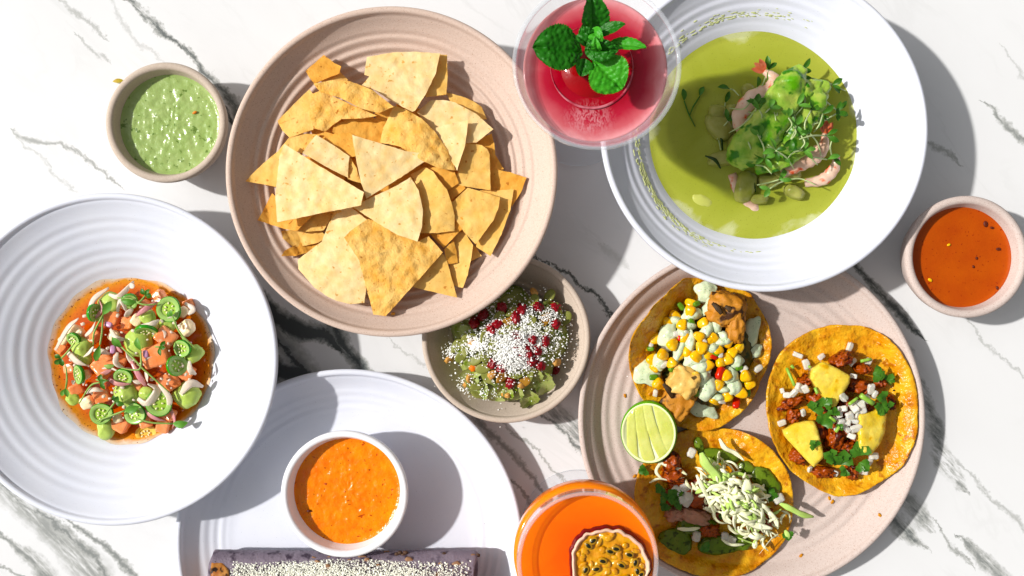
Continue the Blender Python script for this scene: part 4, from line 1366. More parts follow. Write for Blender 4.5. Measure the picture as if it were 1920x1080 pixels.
def shrimp(path, wds, zs_, label, tail=True):
    pts = [W(*Z7(x, y), z) for (x, y), z in zip(path, zs_)]
    t = thing('shrimp', pts[0], label, 'shrimp', 'shrimps in the green soup')
    P = catmull(pts, 8)
    n = len(P)
    R = np.interp(np.linspace(0, 1, n), np.linspace(0, 1, len(wds)), [M(q / 2.92, .035) for q in wds])
    R = [r * (1 + .06 * math.sin(i * 1.6)) for i, r in enumerate(R)]
    v, f = tube_geo(P, R, 14, .8)
    mk('body', v, f, shrm, t)
    if tail:
        d0 = (P[-1] - P[-3]).normalized()
        for k in (-1, 0, 1):
            a = math.atan2(d0.y, d0.x) + k * .5
            v, f = leaf_geo(P[-1], P[-1] + Vector((math.cos(a), math.sin(a), .1)) * .009, .0045, arch=.1, cup=.2, nu=6, nv=2)
            mk('tail_fin', v, f, mat('shrimp_tail', '#d4603c', '#e89070', 200, rough=.25, f=.8), t)
    return t


shrimp([(640, 470), (620, 380), (680, 290), (770, 240), (790, 170), (740, 130)], [45, 60, 60, 50, 35, 16], [.036, .040, .045, .048, .048, .046], 'coral shrimp curled at the upper left of the avocado')
shrimp([(830, 680), (930, 630), (1010, 590), (1060, 540), (1070, 470)], [36, 48, 48, 36, 14], [.033, .037, .039, .040, .040], 'pale shrimp under the right side of the avocado')
shrimp([(960, 740), (1060, 720), (1120, 660), (1140, 590)], [22, 34, 32, 14], [.0275, .030, .032, .034], 'outer shrimp at the lower right of the mound, half in the soup', False)
shrimp([(560, 690), (600, 790), (680, 870), (730, 910)], [26, 34, 30, 12], [.0262, .0262, .0255, .0245], 'sunken shrimp just below the surface at the lower left', False)
SQ = [(490, 430, 62, 90, .6), (540, 600, 110, 42, .2), (635, 760, 56, 90, -.2), (480, 350, 50, 40, 0), (570, 530, 34, 60, 0), (900, 790, 60, 34, -.5), (760, 730, 60, 42, .2), (710, 830, 50, 26, 0), (860, 690, 80, 40, 0), (650, 240, 36, 44, .4), (560, 340, 40, 30, 0)]
for i, (x, y, a, b_, r) in enumerate(SQ):
    o = sup('squash_piece', W(*Z7(x, y), .0285), (M(a / 2.92, .03), M(b_ / 2.92, .03), .0055), zucm, p=2.7, n=8, amp=.12, freq=1.5, rot=(rnd.uniform(-.2, .2), rnd.uniform(-.2, .2), r))
    tag(o, {0: 'dark wet squash piece at the left of the mound in the soup', 1: 'long squash slice at the lower left of the avocado', 2: 'rounded squash slice below the avocado',
            5: 'pale glossy squash piece at the bottom right of the mound'}.get(i, 'soft squash piece poking out of the green soup'), 'squash', 'squash pieces in the green soup')
o = sup('garlic_clove', W(*Z7(395, 835), .0265), (M(21, .03), M(11, .03), .0016), mat('pale_clove', '#ccd078', f=.8, rough=.25), n=6, amp=.15, rot=(0, 0, -.35))
tag(o, 'pale oval clove floating at the lower left of the soup', 'clove')
dsm = mat('dark_green_skin', '#26401a', '#3c5a22', 100, rough=.2, f=.6)
for (x0, y0, x1, y1, lb) in ((415, 590, 500, 660, 'dark green skin edge at the left squash slice'), (470, 420, 510, 560, 'dark wet skin strip at the left of the mound'), (640, 700, 690, 790, 'thin green skin edge of the rounded squash slice')):
    o = tube('squash_skin', [W(*Z7(x0, y0), .031), W(*Z7((x0 + x1) / 2 + 12, (y0 + y1) / 2 - 12), .033), W(*Z7(x1, y1), .031)], [.0005, .0012, .0005], dsm, flat=.5)
    tag(o, lb, 'squash skin')
MG = [([(545, 465), (620, 420), (690, 340), (760, 200)], 2, 0), ([(700, 470), (735, 540), (740, 600)], 3, 0), ([(840, 250), (880, 320), (915, 420), (885, 500)], 2, 1), ([(1185, 235), (1090, 195), (1000, 165)], 1, 1),
      ([(945, 130), (985, 220), (1060, 280), (1140, 345)], 3, 1), ([(900, 660), (860, 600), (800, 560)], 2, 0), ([(980, 500), (960, 420), (995, 340)], 2, 1), ([(850, 540), (910, 470), (900, 430)], 2, 0),
      ([(1020, 750), (930, 715), (830, 735), (770, 770)], 2, 0), ([(700, 750), (770, 735), (820, 720)], 2, 0), ([(1050, 590), (1030, 520), (990, 470)], 2, 1), ([(650, 350), (720, 370), (770, 330)], 2, 0),
      ([(550, 330), (620, 335), (660, 300)], 1, 0), ([(480, 500), (510, 430), (525, 300)], 1, 0), ([(500, 560), (490, 470), (540, 400)], 2, 0), ([(360, 430), (325, 360), (300, 290)], 1, 0), ([(330, 370), (350, 320), (385, 265)], 1, 0),
      ([(690, 260), (730, 200), (760, 120)], 2, 1), ([(800, 150), (850, 160), (940, 125)], 2, 1), ([(930, 560), (960, 520), (940, 480)], 3, 0), ([(1120, 480), (1100, 540), (1110, 600)], 1, 1),
      ([(870, 600), (900, 570), (950, 560)], 3, 0), ([(700, 620), (730, 560), (715, 480)], 2, 0), ([(1000, 420), (1060, 400), (1130, 360)], 2, 1), ([(600, 260), (570, 230), (550, 225)], 1, 0),
      ([(860, 460), (890, 420), (870, 380)], 2, 0), ([(1030, 640), (1000, 600), (1080, 610)], 1, 0), ([(780, 690), (740, 650), (690, 640)], 2, 0), ([(640, 300), (690, 290), (700, 215)], 1, 1), ([(980, 160), (1050, 180), (1110, 200)], 2, 1),
      ([(900, 380), (960, 300), (940, 230)], 1, 1), ([(1010, 460), (1040, 420), (1060, 360)], 2, 1), ([(930, 500), (1000, 480), (1080, 480)], 2, 1), ([(990, 260), (1040, 310), (1050, 370)], 2, 1)]
for k in range(8):
    x0, y0 = 850 + rnd.gauss(0, 70), 430 + rnd.gauss(0, 80)
    a = rnd.uniform(0, 6.28); l_ = rnd.uniform(50, 110); a2 = a + rnd.uniform(-.9, .9)
    MG.append(([(x0, y0), (x0 + l_ * .5 * math.cos(a), y0 + l_ * .5 * math.sin(a)), (x0 + l_ * .5 * (math.cos(a) + math.cos(a2)), y0 + l_ * .5 * (math.sin(a) + math.sin(a2)))], rnd.choice((1, 2, 2, 3)), rnd.choice((0, 0, 1))))
LBM = {0: 'thin sprout trailing left off the coral shrimp', 3: 'pale sprout stem sticking out to the upper right of the avocado', 8: 'sprout draped over the lower squash pieces', 15: 'submerged sprout leaf floating alone at the left of the soup',
       16: 'second leaf floating alone at the left of the soup', 13: 'dark upright leaf at the left of the mound'}
for i, (pth, nl, dk) in enumerate(MG):
    n = len(pth)
    pts = []
    for k, (x, y) in enumerate(pth):
        dd = math.hypot((x - 850) / 330, (y - 420) / 330)
        z = .030 + .029 * max(0, 1 - dd * dd) ** .5 if i not in (15, 16) else .0284
        if i in (8, 9): z = .038
        pts.append((*Z7(x, y), z + (.003 * math.sin(k * 1.7 + i) if i not in (15, 16) else 0)))
    sprig('sprout', pts, LBM.get(i, 'fine green sprout tangled on the avocado in the soup'), group='sprouts on the soup', leaves=nl, lw=.0036, ll=.0085, r=.0005,
          stem=WSTEM if i not in (15, 16) else DARK_LEAF, leafm=DARK_LEAF if dk or i in (13, 14, 15, 16, 24) else GREEN_LEAF)

# ================================================================ salad
def Z1(x, y): return 780 + x / 3.485, 490 + y / 3.485


lettm = mat('dressed_lettuce', '#98a454', '#c4cc8c', 110, rough=.35, f=.72, c3='#7f9838', sc3=160, th3=.56, w3=.08, bump=.0004, bsc=300, sss=.15, sr=.003)
sald = dome(W(955, 642, .03), M(132, .03), .027, .011)


def salz(px, py, up=0.0):
    p = W(px, py, .035)
    return sald(p.x, p.y) + up


c = W(952, 645, .018)
def so(t): return 1 + .07 * math.sin(3 * t + 1) + .05 * math.sin(5 * t) + .04 * math.sin(9 * t + 2)
Rm = M(112, .03)
def zs2(x, y, q): return (.024 * max(0, 1 - q ** 2) ** .6 + .0035 * noise.noise(Vector((x * 110, y * 110, 3))) + .0016 * noise.noise(Vector((x * 280, y * 280, 3)))) * (1 if q < .97 else .4)
v, f = pool_geo((c.x, c.y, .0105), Rm, zs2, 40, 120, so)
tag(mk('salad_mound', v, f, lettm, origin=Vector((c.x, c.y, .015))), 'mound of dressed pale green lettuce heaped in the small bowl', 'lettuce')
for i in range(16):
    a = rnd.uniform(0, 6.28); q = rnd.uniform(.55, .95)
    if i < 8: a = rnd.uniform(3.6, 5.6)
    b_ = (952 + 100 * q * math.cos(a), 645 - 100 * q * math.sin(a))
    a2 = a + rnd.uniform(-.8, .8)
    t_ = (b_[0] + 34 * math.cos(a2), b_[1] - 34 * math.sin(a2))
    z = salz(*b_) - .001
    v, f = leaf_geo(W(*b_, z), W(*t_, max(.010, z - .008)), .014, (rnd.uniform(-.3, .3), rnd.uniform(-.3, .3), 1), .2, .4, 10, 4, cren=.05, seed=i)
    tag(mk('lettuce_leaf', v, f, lettm), 'crumpled pale lettuce leaf hanging at the edge of the salad', 'lettuce leaf', 'lettuce leaves of the salad')
pepm = mat('toasted_pumpkin_seed', '#7e8640', '#a0a060', 160, rough=.42, spec=.35, f=.72, bump=.0001, bsc=400)
pepb = mat('browned_pumpkin_seed', '#c09048', '#a87c38', 120, rough=.3, f=.72)
PEP = [(505, 525, 1.2), (455, 612, 1.5), (515, 590, .2), (395, 640, .6), (612, 400, .1), (740, 370, -.6), (725, 425, 1.4), (680, 460, .1), (800, 475, -.4), (978, 375, 1.1), (925, 352, 1.3), (325, 570, 1.5), (455, 482, 1.0),
       (660, 735, .1), (745, 715, -.2), (465, 755, -.8), (405, 860, -.6), (590, 450, .4), (625, 455, .9), (870, 230, 1), (700, 790, .5), (565, 750, .8), (270, 550, .9), (405, 808, .4), (730, 760, .9), (790, 420, .2), (840, 380, 1), (360, 780, 1.2),
       (640, 330, .4), (350, 500, .2), (540, 370, 1), (880, 300, .5), (600, 250, .1), (760, 260, .9), (440, 700, .2), (860, 470, 1.0), (700, 350, .7), (300, 620, .8)]
for i, (x, y, a) in enumerate(PEP):
    px, py = Z1(x, y)
    br = i in (20, 21, 4, 26)
    P_ = W(px, py, salz(px, py, .003))
    v, f = seed_geo((.0055, .0035, .0010), P_, (rnd.uniform(-.4, .4), rnd.uniform(-.4, .4), a + rnd.choice((0, 3.14))))
    o = mk('pumpkin_seed', v, f, pepb if br else pepm, origin=P_)
    tag(o, {0: 'pale green pumpkin seed just left of the white cheese heap', 9: 'glossy pumpkin seed standing at the right edge of the salad', 13: 'dark pumpkin seed below the cheese heap', 11: 'upright pumpkin seed at the left edge of the salad'}.get(i,
        'browned pumpkin seed on the salad' if br else 'green pumpkin seed scattered on the salad'), 'pumpkin seed', 'pumpkin seeds on the salad')
berm = mat('pomegranate_red', '#740818', '#a41428', 140, rough=.28, spec=.55, f=.75, bump=.0004, bsc=350)
BER = [(495, 440), (535, 415), (650, 370), (690, 315), (905, 300), (908, 412), (660, 500), (722, 560), (650, 565), (760, 510), (842, 520), (760, 650), (812, 680), (550, 690), (490, 850), (555, 895), (585, 920), (920, 715), (618, 790), (440, 350), (800, 300), (740, 605), (500, 670), (685, 600), (790, 580), (560, 310), (380, 400), (530, 850)]
for i, (x, y) in enumerate(BER):
    px, py = Z1(x, y)
    low = i in (14, 15, 16, 17, 27)
    z = salz(px, py, .003) if not low else .011
    o = sup('dried_berry', W(px, py, z), (.0045, .0034, .003), berm, p=2.3, n=8, amp=.34, freq=2.4, rot=(rnd.uniform(0, 3), rnd.uniform(0, 3), rnd.uniform(0, 3)))
    tag(o, {15: 'red berry lying lowest on the bowl floor beside its pair', 16: 'red berry at the very bottom of the salad', 17: 'dark red berry apart at the lower right of the salad', 0: 'bright red berry at the upper left of the cheese heap'}.get(i,
        'dark red berry dusted with cheese on the salad'), 'berry', 'red berries on the salad')
cotm = mat('cotija_cheese', '#fffdf6', '#fbf6ea', 300, rough=.6, f=1.1)


def crumbs(name, gen, n, s0, s1, m, label, origin=None, cat='cheese'):
    parts = []
    for i in range(n):
        p = gen(i)
        q = rnd.uniform(s0, s1) * (1.0 if rnd.random() > .1 else 1.7)
        v, f = sup_geo((q, q * rnd.uniform(.7, 1.1), q * .8), 2.6, 1, .3, 3, i * .37, (rnd.uniform(0, 3), rnd.uniform(0, 3), 0), p)
        parts.append((v, f))
    v, f = join_geo(parts)
    return tag(mk(name, v, f, m, smooth=False, origin=origin), label, cat, kind='stuff')


HE = [(620, 585, 62, 70, .62), (720, 420, 30, 60, .1), (400, 540, 50, 40, .1), (790, 540, 45, 60, .1), (690, 660, 80, 30, .1), (510, 450, 40, 40, .05), (880, 350, 40, 30, .05), (230, 590, 30, 25, .03), (330, 800, 50, 40, .03), (600, 300, 150, 90, .06), (900, 500, 60, 80, .06), (600, 560, 200, 170, .10), (480, 860, 60, 20, .02)]
wts = [h[4] for h in HE]
def gc(i):
    x0, y0, sx_, sy_, _ = rnd.choices(HE, wts)[0]
    px, py = Z1(rnd.gauss(x0, sx_), rnd.gauss(y0, sy_))
    return W(px, py, max(.010, salz(px, py, .0035 + (.0045 * rnd.random() if x0 == 620 else .002 * rnd.random()))))
crumbs('cotija_crumbs', gc, 6000, .00028, .0006, cotm, 'white grated cheese snowed over the salad, thickest at its centre')
for (x, y, a, b_, lb) in ((625, 575, 88, 105, 'white heap of finely grated cheese in the middle of the salad'), (400, 545, 52, 40, 'small heap of grated cheese at the left of the salad'), (790, 540, 46, 56, 'small heap of grated cheese right of the main one')):
    px, py = Z1(x, y)
    o = sup('cheese_heap', W(px, py, salz(px, py, .0005)), (M(a / 3.485, .03), M(b_ / 3.485, .03), .0042), mat('grated_cheese', '#fffdf6', '#f8f2e4', 500, rough=.7, f=1.0, bump=.0008, bsc=900), n=14, amp=.25, freq=3)
    tag(o, lb, 'cheese')
crm = mat('crisp_bit', '#c89048', '#e0b070', 200, rough=.4, f=.8)
for i, (x, y) in enumerate(((690, 800), (340, 800), (360, 520), (380, 690), (590, 870), (220, 640), (350, 760), (920, 660), (770, 200), (500, 740))):
    px, py = Z1(x, y)
    o = sup('crisp_crumb', W(px, py, salz(px, py, .0025)), (.0035, .0024, .0016), mat('orange_bit', '#f08030') if i == 3 else crm, p=3, n=4, amp=.3, rot=(rnd.random(), rnd.random(), rnd.random() * 3))
    tag(o, 'bright orange morsel at the left of the salad' if i == 3 else 'golden crisp crumb on the salad', 'crumb', 'crisp crumbs on the salad')

# ================================================================ tacos
PZ = .0105           # plate surface


def outline_fn(poly, cx, cy):
    A = sorted((math.atan2(-(y - cy), x - cx) % 6.28318, math.hypot(x - cx, y - cy)) for x, y in poly)
    xs = [a - 6.28318 for a, _ in A] + [a for a, _ in A] + [a + 6.28318 for a, _ in A]
    ys = [r for _, r in A] * 3
    return lambda t: float(np.interp(t % 6.28318, xs, ys))


tortm = mat('fried_corn_tortilla', '#da8e18', '#f6c252', 90, rough=.25, spec=.55, f=.8, c3='#b8701a', sc3=150, th3=.58, w3=.12, bump=.0008, bsc=330, bump2=.0018, bsc2=150, contrast=.16)


def tortilla(px, py, poly, lift, label, zb=PZ, sd_=1.0, nr=40, na=150):
    """lift(theta, f) -> extra height of the sheet"""
    ofn = outline_fn(poly, px, py)
    top, low = [], []
    def add(fr, t):
        rr = ofn(t) * fr * (1 + (.012 * noise.noise(Vector((math.cos(t) * 5, math.sin(t) * 5, sd_))) + .006 * noise.noise(Vector((math.cos(t) * 18, math.sin(t) * 18, sd_)))) * fr)
        x, y = px + rr * math.cos(t), py - rr * math.sin(t)
        z = zb + .0028 + lift(t, fr)
        n1 = noise.noise(Vector((x * .035, y * .035, sd_))); n2 = noise.noise(Vector((x * .11, y * .11, sd_ + 4))); n3 = noise.noise(Vector((x * .25, y * .25, sd_ + 9)))
        z += .0016 * n1 + .0009 * n2 + .0004 * n3 * (1 + fr)
        p_ = W(x, y, z)
        z = max(z, zb + .0027, tp_z(p_.x, p_.y) + .0034)
        top.append(W(x, y, z)); low.append(W(x, y, z) - Vector((0, 0, .0022)))
    add(0, 0)
    for i in range(1, nr + 1):
        for j in range(na): add(i / nr, 2 * math.pi * j / na)
    F = [[0, 1 + j, 1 + (j + 1) % na] for j in range(na)]
    for i in range(nr - 1):
        a, b = 1 + i * na, 1 + (i + 1) * na
        F += [[a + j, b + j, b + (j + 1) % na, a + (j + 1) % na] for j in range(na)]
    n = len(top)
    F2 = F + [[k + n for k in reversed(q)] for q in F]
    e = 1 + (nr - 1) * na
    F2 += [[e + j, e + n + j, e + n + (j + 1) % na, e + (j + 1) % na] for j in range(na)]
    o = mk('corn_tortilla', top + low, F2, tortm, origin=W(px, py, zb))
    return tag(o, label, 'tortilla')


def angd(t, a):
    return abs((t - a + math.pi) % (2 * math.pi) - math.pi)


T1 = [(1282,522),(1315,522),(1360,535),(1407,550),(1421,574),(1442,613),(1447,648),(1438,690),(1426,715),(1407,755),(1383,780),(1330,808),(1273,800),(1211,757),(1190,721),(1179,666),(1186,630),(1215,590),(1251,551)]
T2 = [(1593,610),(1543,613),(1497,633),(1463,663),(1447,700),(1438,743),(1441,790),(1457,840),(1477,877),(1520,908),(1567,931),(1607,927),(1653,903),(1697,867),(1717,823),(1721,770),(1714,713),(1694,667),(1660,630),(1627,613)]
T3 = [(1359,804),(1306,804),(1265,815),(1228,848),(1200,880),(1190,932),(1199,972),(1238,1047),(1288,1072),(1347,1084),(1392,1078),(1436,1051),(1472,1013),(1486,967),(1487,926),(1475,882),(1451,847),(1407,815)]


def lift1(t, f):
    a = math.exp(-(angd(t, 2.55) / .75) ** 2)      # left-upper flap folded up
    b = math.exp(-(angd(t, -.2) / .9) ** 2)
    c_ = math.exp(-(angd(t, -1.4) / .5) ** 2)
    return a * .036 * max(0, (f - .45) / .55) ** 1.3 + b * .006 * max(0, (f - .6) / .4) + c_ * .004 * max(0, f - .7) / .3 + .0012 * math.sin(7 * t) * f ** 3


def lift2(t, f):
    return (.006 * math.exp(-(angd(t, -2.9) / .8) ** 2) + .005 * math.exp(-(angd(t, -.5) / .9) ** 2) + .003) * max(0, (f - .72) / .28) ** 1.3 + .0012 * math.sin(9 * t + 1) * f ** 4


def lift3(t, f):
    a = math.exp(-(angd(t, 3.05) / .55) ** 2)
    b = math.exp(-(angd(t, .6) / .6) ** 2)
    return a * .013 * max(0, (f - .5) / .5) + b * .010 * max(0, (f - .5) / .5) ** 1.3 + .0012 * math.sin(8 * t) * f ** 3


tortilla(1315, 665, T1, lift1, 'golden tortilla with its left edge folded up under corn and green cream', sd_=2.0)
tortilla(1582, 770, T2, lift2, 'round flat golden tortilla under pineapple, onion and red meat', sd_=5.0)
tortilla(1335, 940, T3, lift3, 'golden tortilla heaped with shredded cabbage beside the orange drink', sd_=8.0)

# ---- taco with corn and grilled fish
def Z4(x, y): return 1140 + x / 3.375, 500 + y / 3.375


t1d = dome(W(1320, 660, .03), M(118, .03), .018, .0135)
def t1z(px, py, up=0.0):
    p = W(px, py, .03)
    return t1d(p.x, p.y) + up


fillm = mat('dark_taco_filling', '#5a3a14', '#8a7a34', 160, rough=.4, f=.6, c3='#40481c', sc3=240, th3=.52, bump=.0006, bsc=300)
c = W(1322, 665, .0135)
v, f = pool_geo((c.x, c.y, .013), M(100, .02), lambda x, y, q: .0155 * max(0, 1 - q * q) ** .6 + .0014 * noise.noise(Vector((x * 260, y * 260, 1))), 24, 70, lambda t: 1 + .08 * math.sin(3 * t) + .05 * math.sin(7 * t))
tag(mk('vegetable_bed', v, f, fillm), 'dark chopped vegetable bed beneath the corn', 'filling')
fishm = mat('spiced_fish_crust', '#c88438', '#d89a4c', 120, rough=.55, f=.72, c3='#4a2a10', sc3=120, th3=.56, w3=.08, bump=.0005, bsc=500)
fcut = mat('grilled_fish_inside', '#ecc880', '#e8b868', 120, rough=.4, f=.8, bump=.0004, bsc=300, c3='#5a4420', sc3=130, th3=.6, w3=.06)
for (x, y, sx_, sy_, h, r, up, m_, lb) in (
        (745, 270, 34, 30, .011, .3, .004, fishm, 'large spiced fish chunk with char marks at the top of the corn taco'),
        (805, 375, 17, 30, .010, .05, .002, fishm, 'narrow rough fish chunk below the large one at the right of the corn taco'),
        (440, 850, 27, 36, .008, .55, .004, fishm, 'spiced orange-brown fish chunk hanging over the lower edge of the corn taco'),
        (480, 725, 28, 26, .007, .5, .004, fcut, 'cream-coloured cut face of fish in the lower left of the corn taco')):
    px, py = Z4(x, y)
    o = sup('grilled_fish_chunk', W(px, py, t1z(px, py, up)), (M(sx_, .03), M(sy_, .03), h), m_, p=4.0, n=14, amp=.2, freq=2.6, rot=(.1, -.15, -r))
    tag(o, lb, 'fish chunk')
grl = mat('char_mark', '#3a2a18', '#5a4020', 300, rough=.6, f=.6, bump=.0003, bsc=600)
for (x0, y0, x1, y1, up, lb) in ((350, 740, 410, 830, .0125, 'dark grill stripe on the lower fish chunk'), (660, 230, 720, 300, .0155, 'dark grill stripe on the large fish chunk at its left'), (740, 250, 790, 290, .016, 'short dark grill stripe at the right of the large fish chunk')):
    a = Z4(x0, y0); b_ = Z4(x1, y1)
    mid = ((a[0] + b_[0]) / 2 + 2, (a[1] + b_[1]) / 2)
    o = tube('char_stripe', [W(*a, t1z(*a, up)), W(*mid, t1z(*mid, up + .0008)), W(*b_, t1z(*b_, up))], [.0010, .0020, .0012], grl, flat=.12)
    tag(o, lb, 'char stripe')
cornm = mat('corn_kernel_skin', '#f2b01c', '#f8cc48', 160, rough=.18, spec=.6, f=.86, sss=.25, sr=.002, c3='#f4dc80', sc3=180, th3=.62, w3=.1)
CORN = [(520, 285), (425, 312), (378, 358), (470, 365), (300, 458), (248, 500), (575, 440), (668, 450), (760, 470), (592, 515), (640, 555), (510, 540), (402, 612), (628, 618), (302, 630), (542, 695), (755, 582), (718, 605),
        (750, 692), (748, 825), (680, 842), (900, 745), (322, 742), (702, 750), (410, 490), (520, 232), (830, 512), (560, 572), (790, 540), (282, 585), (845, 800), (640, 480), (470, 440), (350, 560), (600, 360), (450, 560), (870, 690), (690, 520)]
kproto = None
for i, (x, y) in enumerate(CORN):
    px, py = Z4(x, y)
    P = W(px, py, t1z(px, py, .0035 + (.003 if i % 3 == 0 else 0)))
    rot = (rnd.uniform(-.5, .5), rnd.uniform(-.5, .5), rnd.uniform(0, 6.28))
    if i < 3:
        # kernel: wide blunt crown narrowing to its tip, with a dent
        v, f = sup_geo((.0041, .0034, .0027), 2.6, 7, .05, 1.5, i * 3.3)
        v = [Vector((q.x, q.y * (1 - .35 * q.x / .0041) , q.z - .0007 * math.exp(-((q.x - .002) ** 2 + q.y ** 2) / .000003))) for q in v]
        o = mk('corn_kernel', v, f, cornm, origin=Vector((0, 0, 0)))
        protos = (protos if i else []) + [o]
        o.location = P; o.rotation_euler = rot
    else:
        o = dup(protos[i % 3], P, rot, rnd.uniform(.9, 1.12))
    tag(o, {4: 'upper of the two plump kernels at the left edge of the corn taco', 5: 'lower of the two plump kernels at the left edge of the corn taco', 21: 'bright kernel near the right lower edge of the corn taco',
            22: 'kernel at the lower left edge of the corn taco'}.get(i, 'yellow corn kernel in the creamy heap on the taco'), 'corn kernel', 'corn kernels on the taco')
creamm = mat('green_flecked_cream', '#d4e2bc', '#e2ecd0', 160, rough=.22, spec=.5, f=.84, c3='#5f8a4c', sc3=900, th3=.665, w3=.03, sss=.15, sr=.002)
CRE = [(620, 160, 56, 62, 0), (735, 212, 62, 28, -.5), (632, 262, 24, 50, .4), (532, 305, 58, 40, -.4), (385, 440, 52, 76, .1), (690, 372, 34, 44, .1), (450, 545, 26, 80, .45), (625, 410, 34, 60, .6), (560, 585, 74, 50, -.3), (585, 632, 64, 46, .1),
       (250, 672, 74, 74, 0), (900, 440, 48, 112, .25), (925, 530, 46, 40, 0), (635, 770, 52, 70, .3), (590, 890, 96, 52, .5), (780, 690, 44, 44, 0), (800, 760, 46, 56, 0), (512, 372, 46, 28, 0), (735, 475, 66, 26, -.2), (735, 440, 28, 28, 0), (735, 780, 36, 20, 0), (525, 480, 30, 60, .2), (430, 340, 40, 26, .3), (330, 600, 40, 50, .2), (660, 520, 50, 34, -.3), (600, 700, 40, 50, .2), (820, 600, 36, 40, 0), (480, 420, 44, 30, .2), (690, 830, 44, 26, 0)]
for i, (x, y, a, b_, r) in enumerate(CRE):
    px, py = Z4(x, y)
    onf = i in (10, 14, 11, 12, 0)
    z = t1z(px, py, .0055) if not onf else {10: .0225, 14: .019, 11: .0205, 12: .020, 0: .0245}[i]
    P = W(px, py, z)
    A, B_ = M(a / 3.375, .03) * 1.18, M(b_ / 3.375, .03) * 1.18
    def zc(qx, qy, q): return .0019 * (1 - q ** 2.2) + .0009 * noise.noise(Vector((qx * 300, qy * 300, i))) - (.0025 * q ** 3 if not onf else .0008 * q ** 3)
    v, f = pool_geo((0, 0, 0), 1.0, lambda x_, y_, q: 0, 9, 36, lambda t: 1 + .12 * math.sin(3 * t + i) + .09 * math.sin(5 * t + 2 * i))
    R_ = Matrix.Rotation(-r, 3, 'Z')
    nv = []
    for q in v:
        p = R_ @ Vector((q.x * A, q.y * B_, 0))
        rr2 = math.hypot(q.x, q.y)
        p.z = zc(p.x + P.x, p.y + P.y, min(1, rr2))
        nv.append(p + P)
    n = len(nv)
    low = [q - Vector((0, 0, .002)) for q in nv[-36:]]
    f += [[n - 36 + j, n + j, n + (j + 1) % 36, n - 36 + (j + 1) % 36] for j in range(36)]
    o = mk('cream_dollop', nv + low, f, creamm, origin=P)
    tag(o, {10: 'round green-flecked cream dollop at the left edge of the corn taco', 14: 'spread of green-flecked cream at the bottom of the corn taco', 11: 'long cream smear at the right side of the corn taco', 0: 'cream dollop at the very top of the corn taco'}.get(i,
        'green-flecked cream drizzled over the corn'), 'cream', 'cream dollops on the corn taco')
redm2 = mat('red_pepper_bit', '#c8280c', '#d84014', 200, rough=.2, f=.8)
grnm = mat('green_pepper_bit', '#5a8a2c', '#7ca840', 200, rough=.3, f=.75)
palem = mat('onion_dice', '#ece6d4', '#fbfaf4', 260, rough=.18, spec=.55, f=.9, sss=.2, sr=.003, trans=.1, clear=.26)
BITS = [(668, 570, 'r'), (712, 672, 'r'), (812, 862, 'r'), (345, 545, 'r'), (455, 450, 'r'), (600, 480, 'o'), (358, 620, 'o'), (440, 425, 'o'), (490, 425, 'o'), (275, 490, 'o'), (540, 605, 'o'), (710, 550, 'o'), (530, 355, 'g'), (270, 520, 'g'), (680, 545, 'g'),
        (500, 655, 'g'), (860, 700, 'g'), (885, 795, 'g'), (560, 235, 'g'), (410, 640, 'g'), (840, 440, 'o'), (860, 650, 'o'), (950, 645, 'o'), (530, 850, 'o'), (560, 800, 'g'), (830, 640, 'g'), (460, 250, 'g'), (320, 345, 'g'), (290, 700, 'g'), (720, 850, 'o'), (300, 800, 'o')]
for i, (x, y, k) in enumerate(BITS):
    px, py = Z4(x, y)
    s_ = rnd.uniform(.0016, .0026) * (1.4 if i in (1, 2, 6) else 1)
    o = sup({'r': 'red_pepper_bit', 'o': 'onion_dice', 'g': 'green_herb_bit'}[k], W(px, py, t1z(px, py, .005)), (s_ * 1.3, s_ * .8, s_ * .6), {'r': redm2, 'o': palem, 'g': grnm}[k], p=4, n=4, amp=.15, rot=(rnd.uniform(-.5, .5), rnd.uniform(-.5, .5), rnd.uniform(0, 3)))
    tag(o, {'r': 'red pepper bit among the corn', 'o': 'translucent onion dice among the corn', 'g': 'green herb bit among the corn'}[k], {'r': 'pepper bit', 'o': 'onion', 'g': 'herb bit'}[k],
        {'r': 'red pepper bits on the corn taco', 'o': 'onion dice on the corn taco', 'g': 'herb bits on the corn taco'}[k])

# ---- pineapple taco
def Z5(x, y): return 1420 + x / 3, 590 + y / 3


meatm = mat('red_marinated_pork', '#98401a', '#c4642c', 200, rough=.35, spec=.5, f=.68, c3='#5a1c0a', sc3=200, th3=.54, w3=.08, bump=.0008, bsc=330)
MEAT = [(470, 250, 60, 38, .5, .013), (275, 370, 44, 26, .4, .008), (325, 465, 46, 32, .3, .008), (200, 490, 60, 24, .3, .006), (200, 570, 34, 40, -.4, .006), (560, 400, 60, 36, 0, .009), (590, 300, 40, 26, .2, .010), (430, 690, 44, 60, -.2, .010), (490, 745, 50, 34, .3, .008),
        (230, 795, 46, 40, -.6, .006), (370, 885, 60, 30, -.1, .006), (530, 885, 30, 42, .1, .006), (690, 380, 34, 28, .2, .007), (745, 495, 28, 40, .2, .006), (560, 690, 40, 40, 0, .007), (620, 425, 36, 28, 0, .008), (410, 790, 40, 30, 0, .006), (160, 520, 50, 16, .3, .004),
        (470, 640, 60, 50, 0, .008), (400, 560, 60, 50, 0, .008), (520, 520, 60, 50, 0, .008), (640, 560, 50, 60, 0, .006), (330, 650, 50, 50, 0, .006), (440, 400, 60, 50, 0, .007), (240, 680, 40, 40, 0, .004)]
t2d = dome(W(1568, 775, .02), M(105, .02), .012, .0145)
def t2z(px, py, up=0.0):
    p = W(px, py, .025)
    return t2d(p.x, p.y) + up
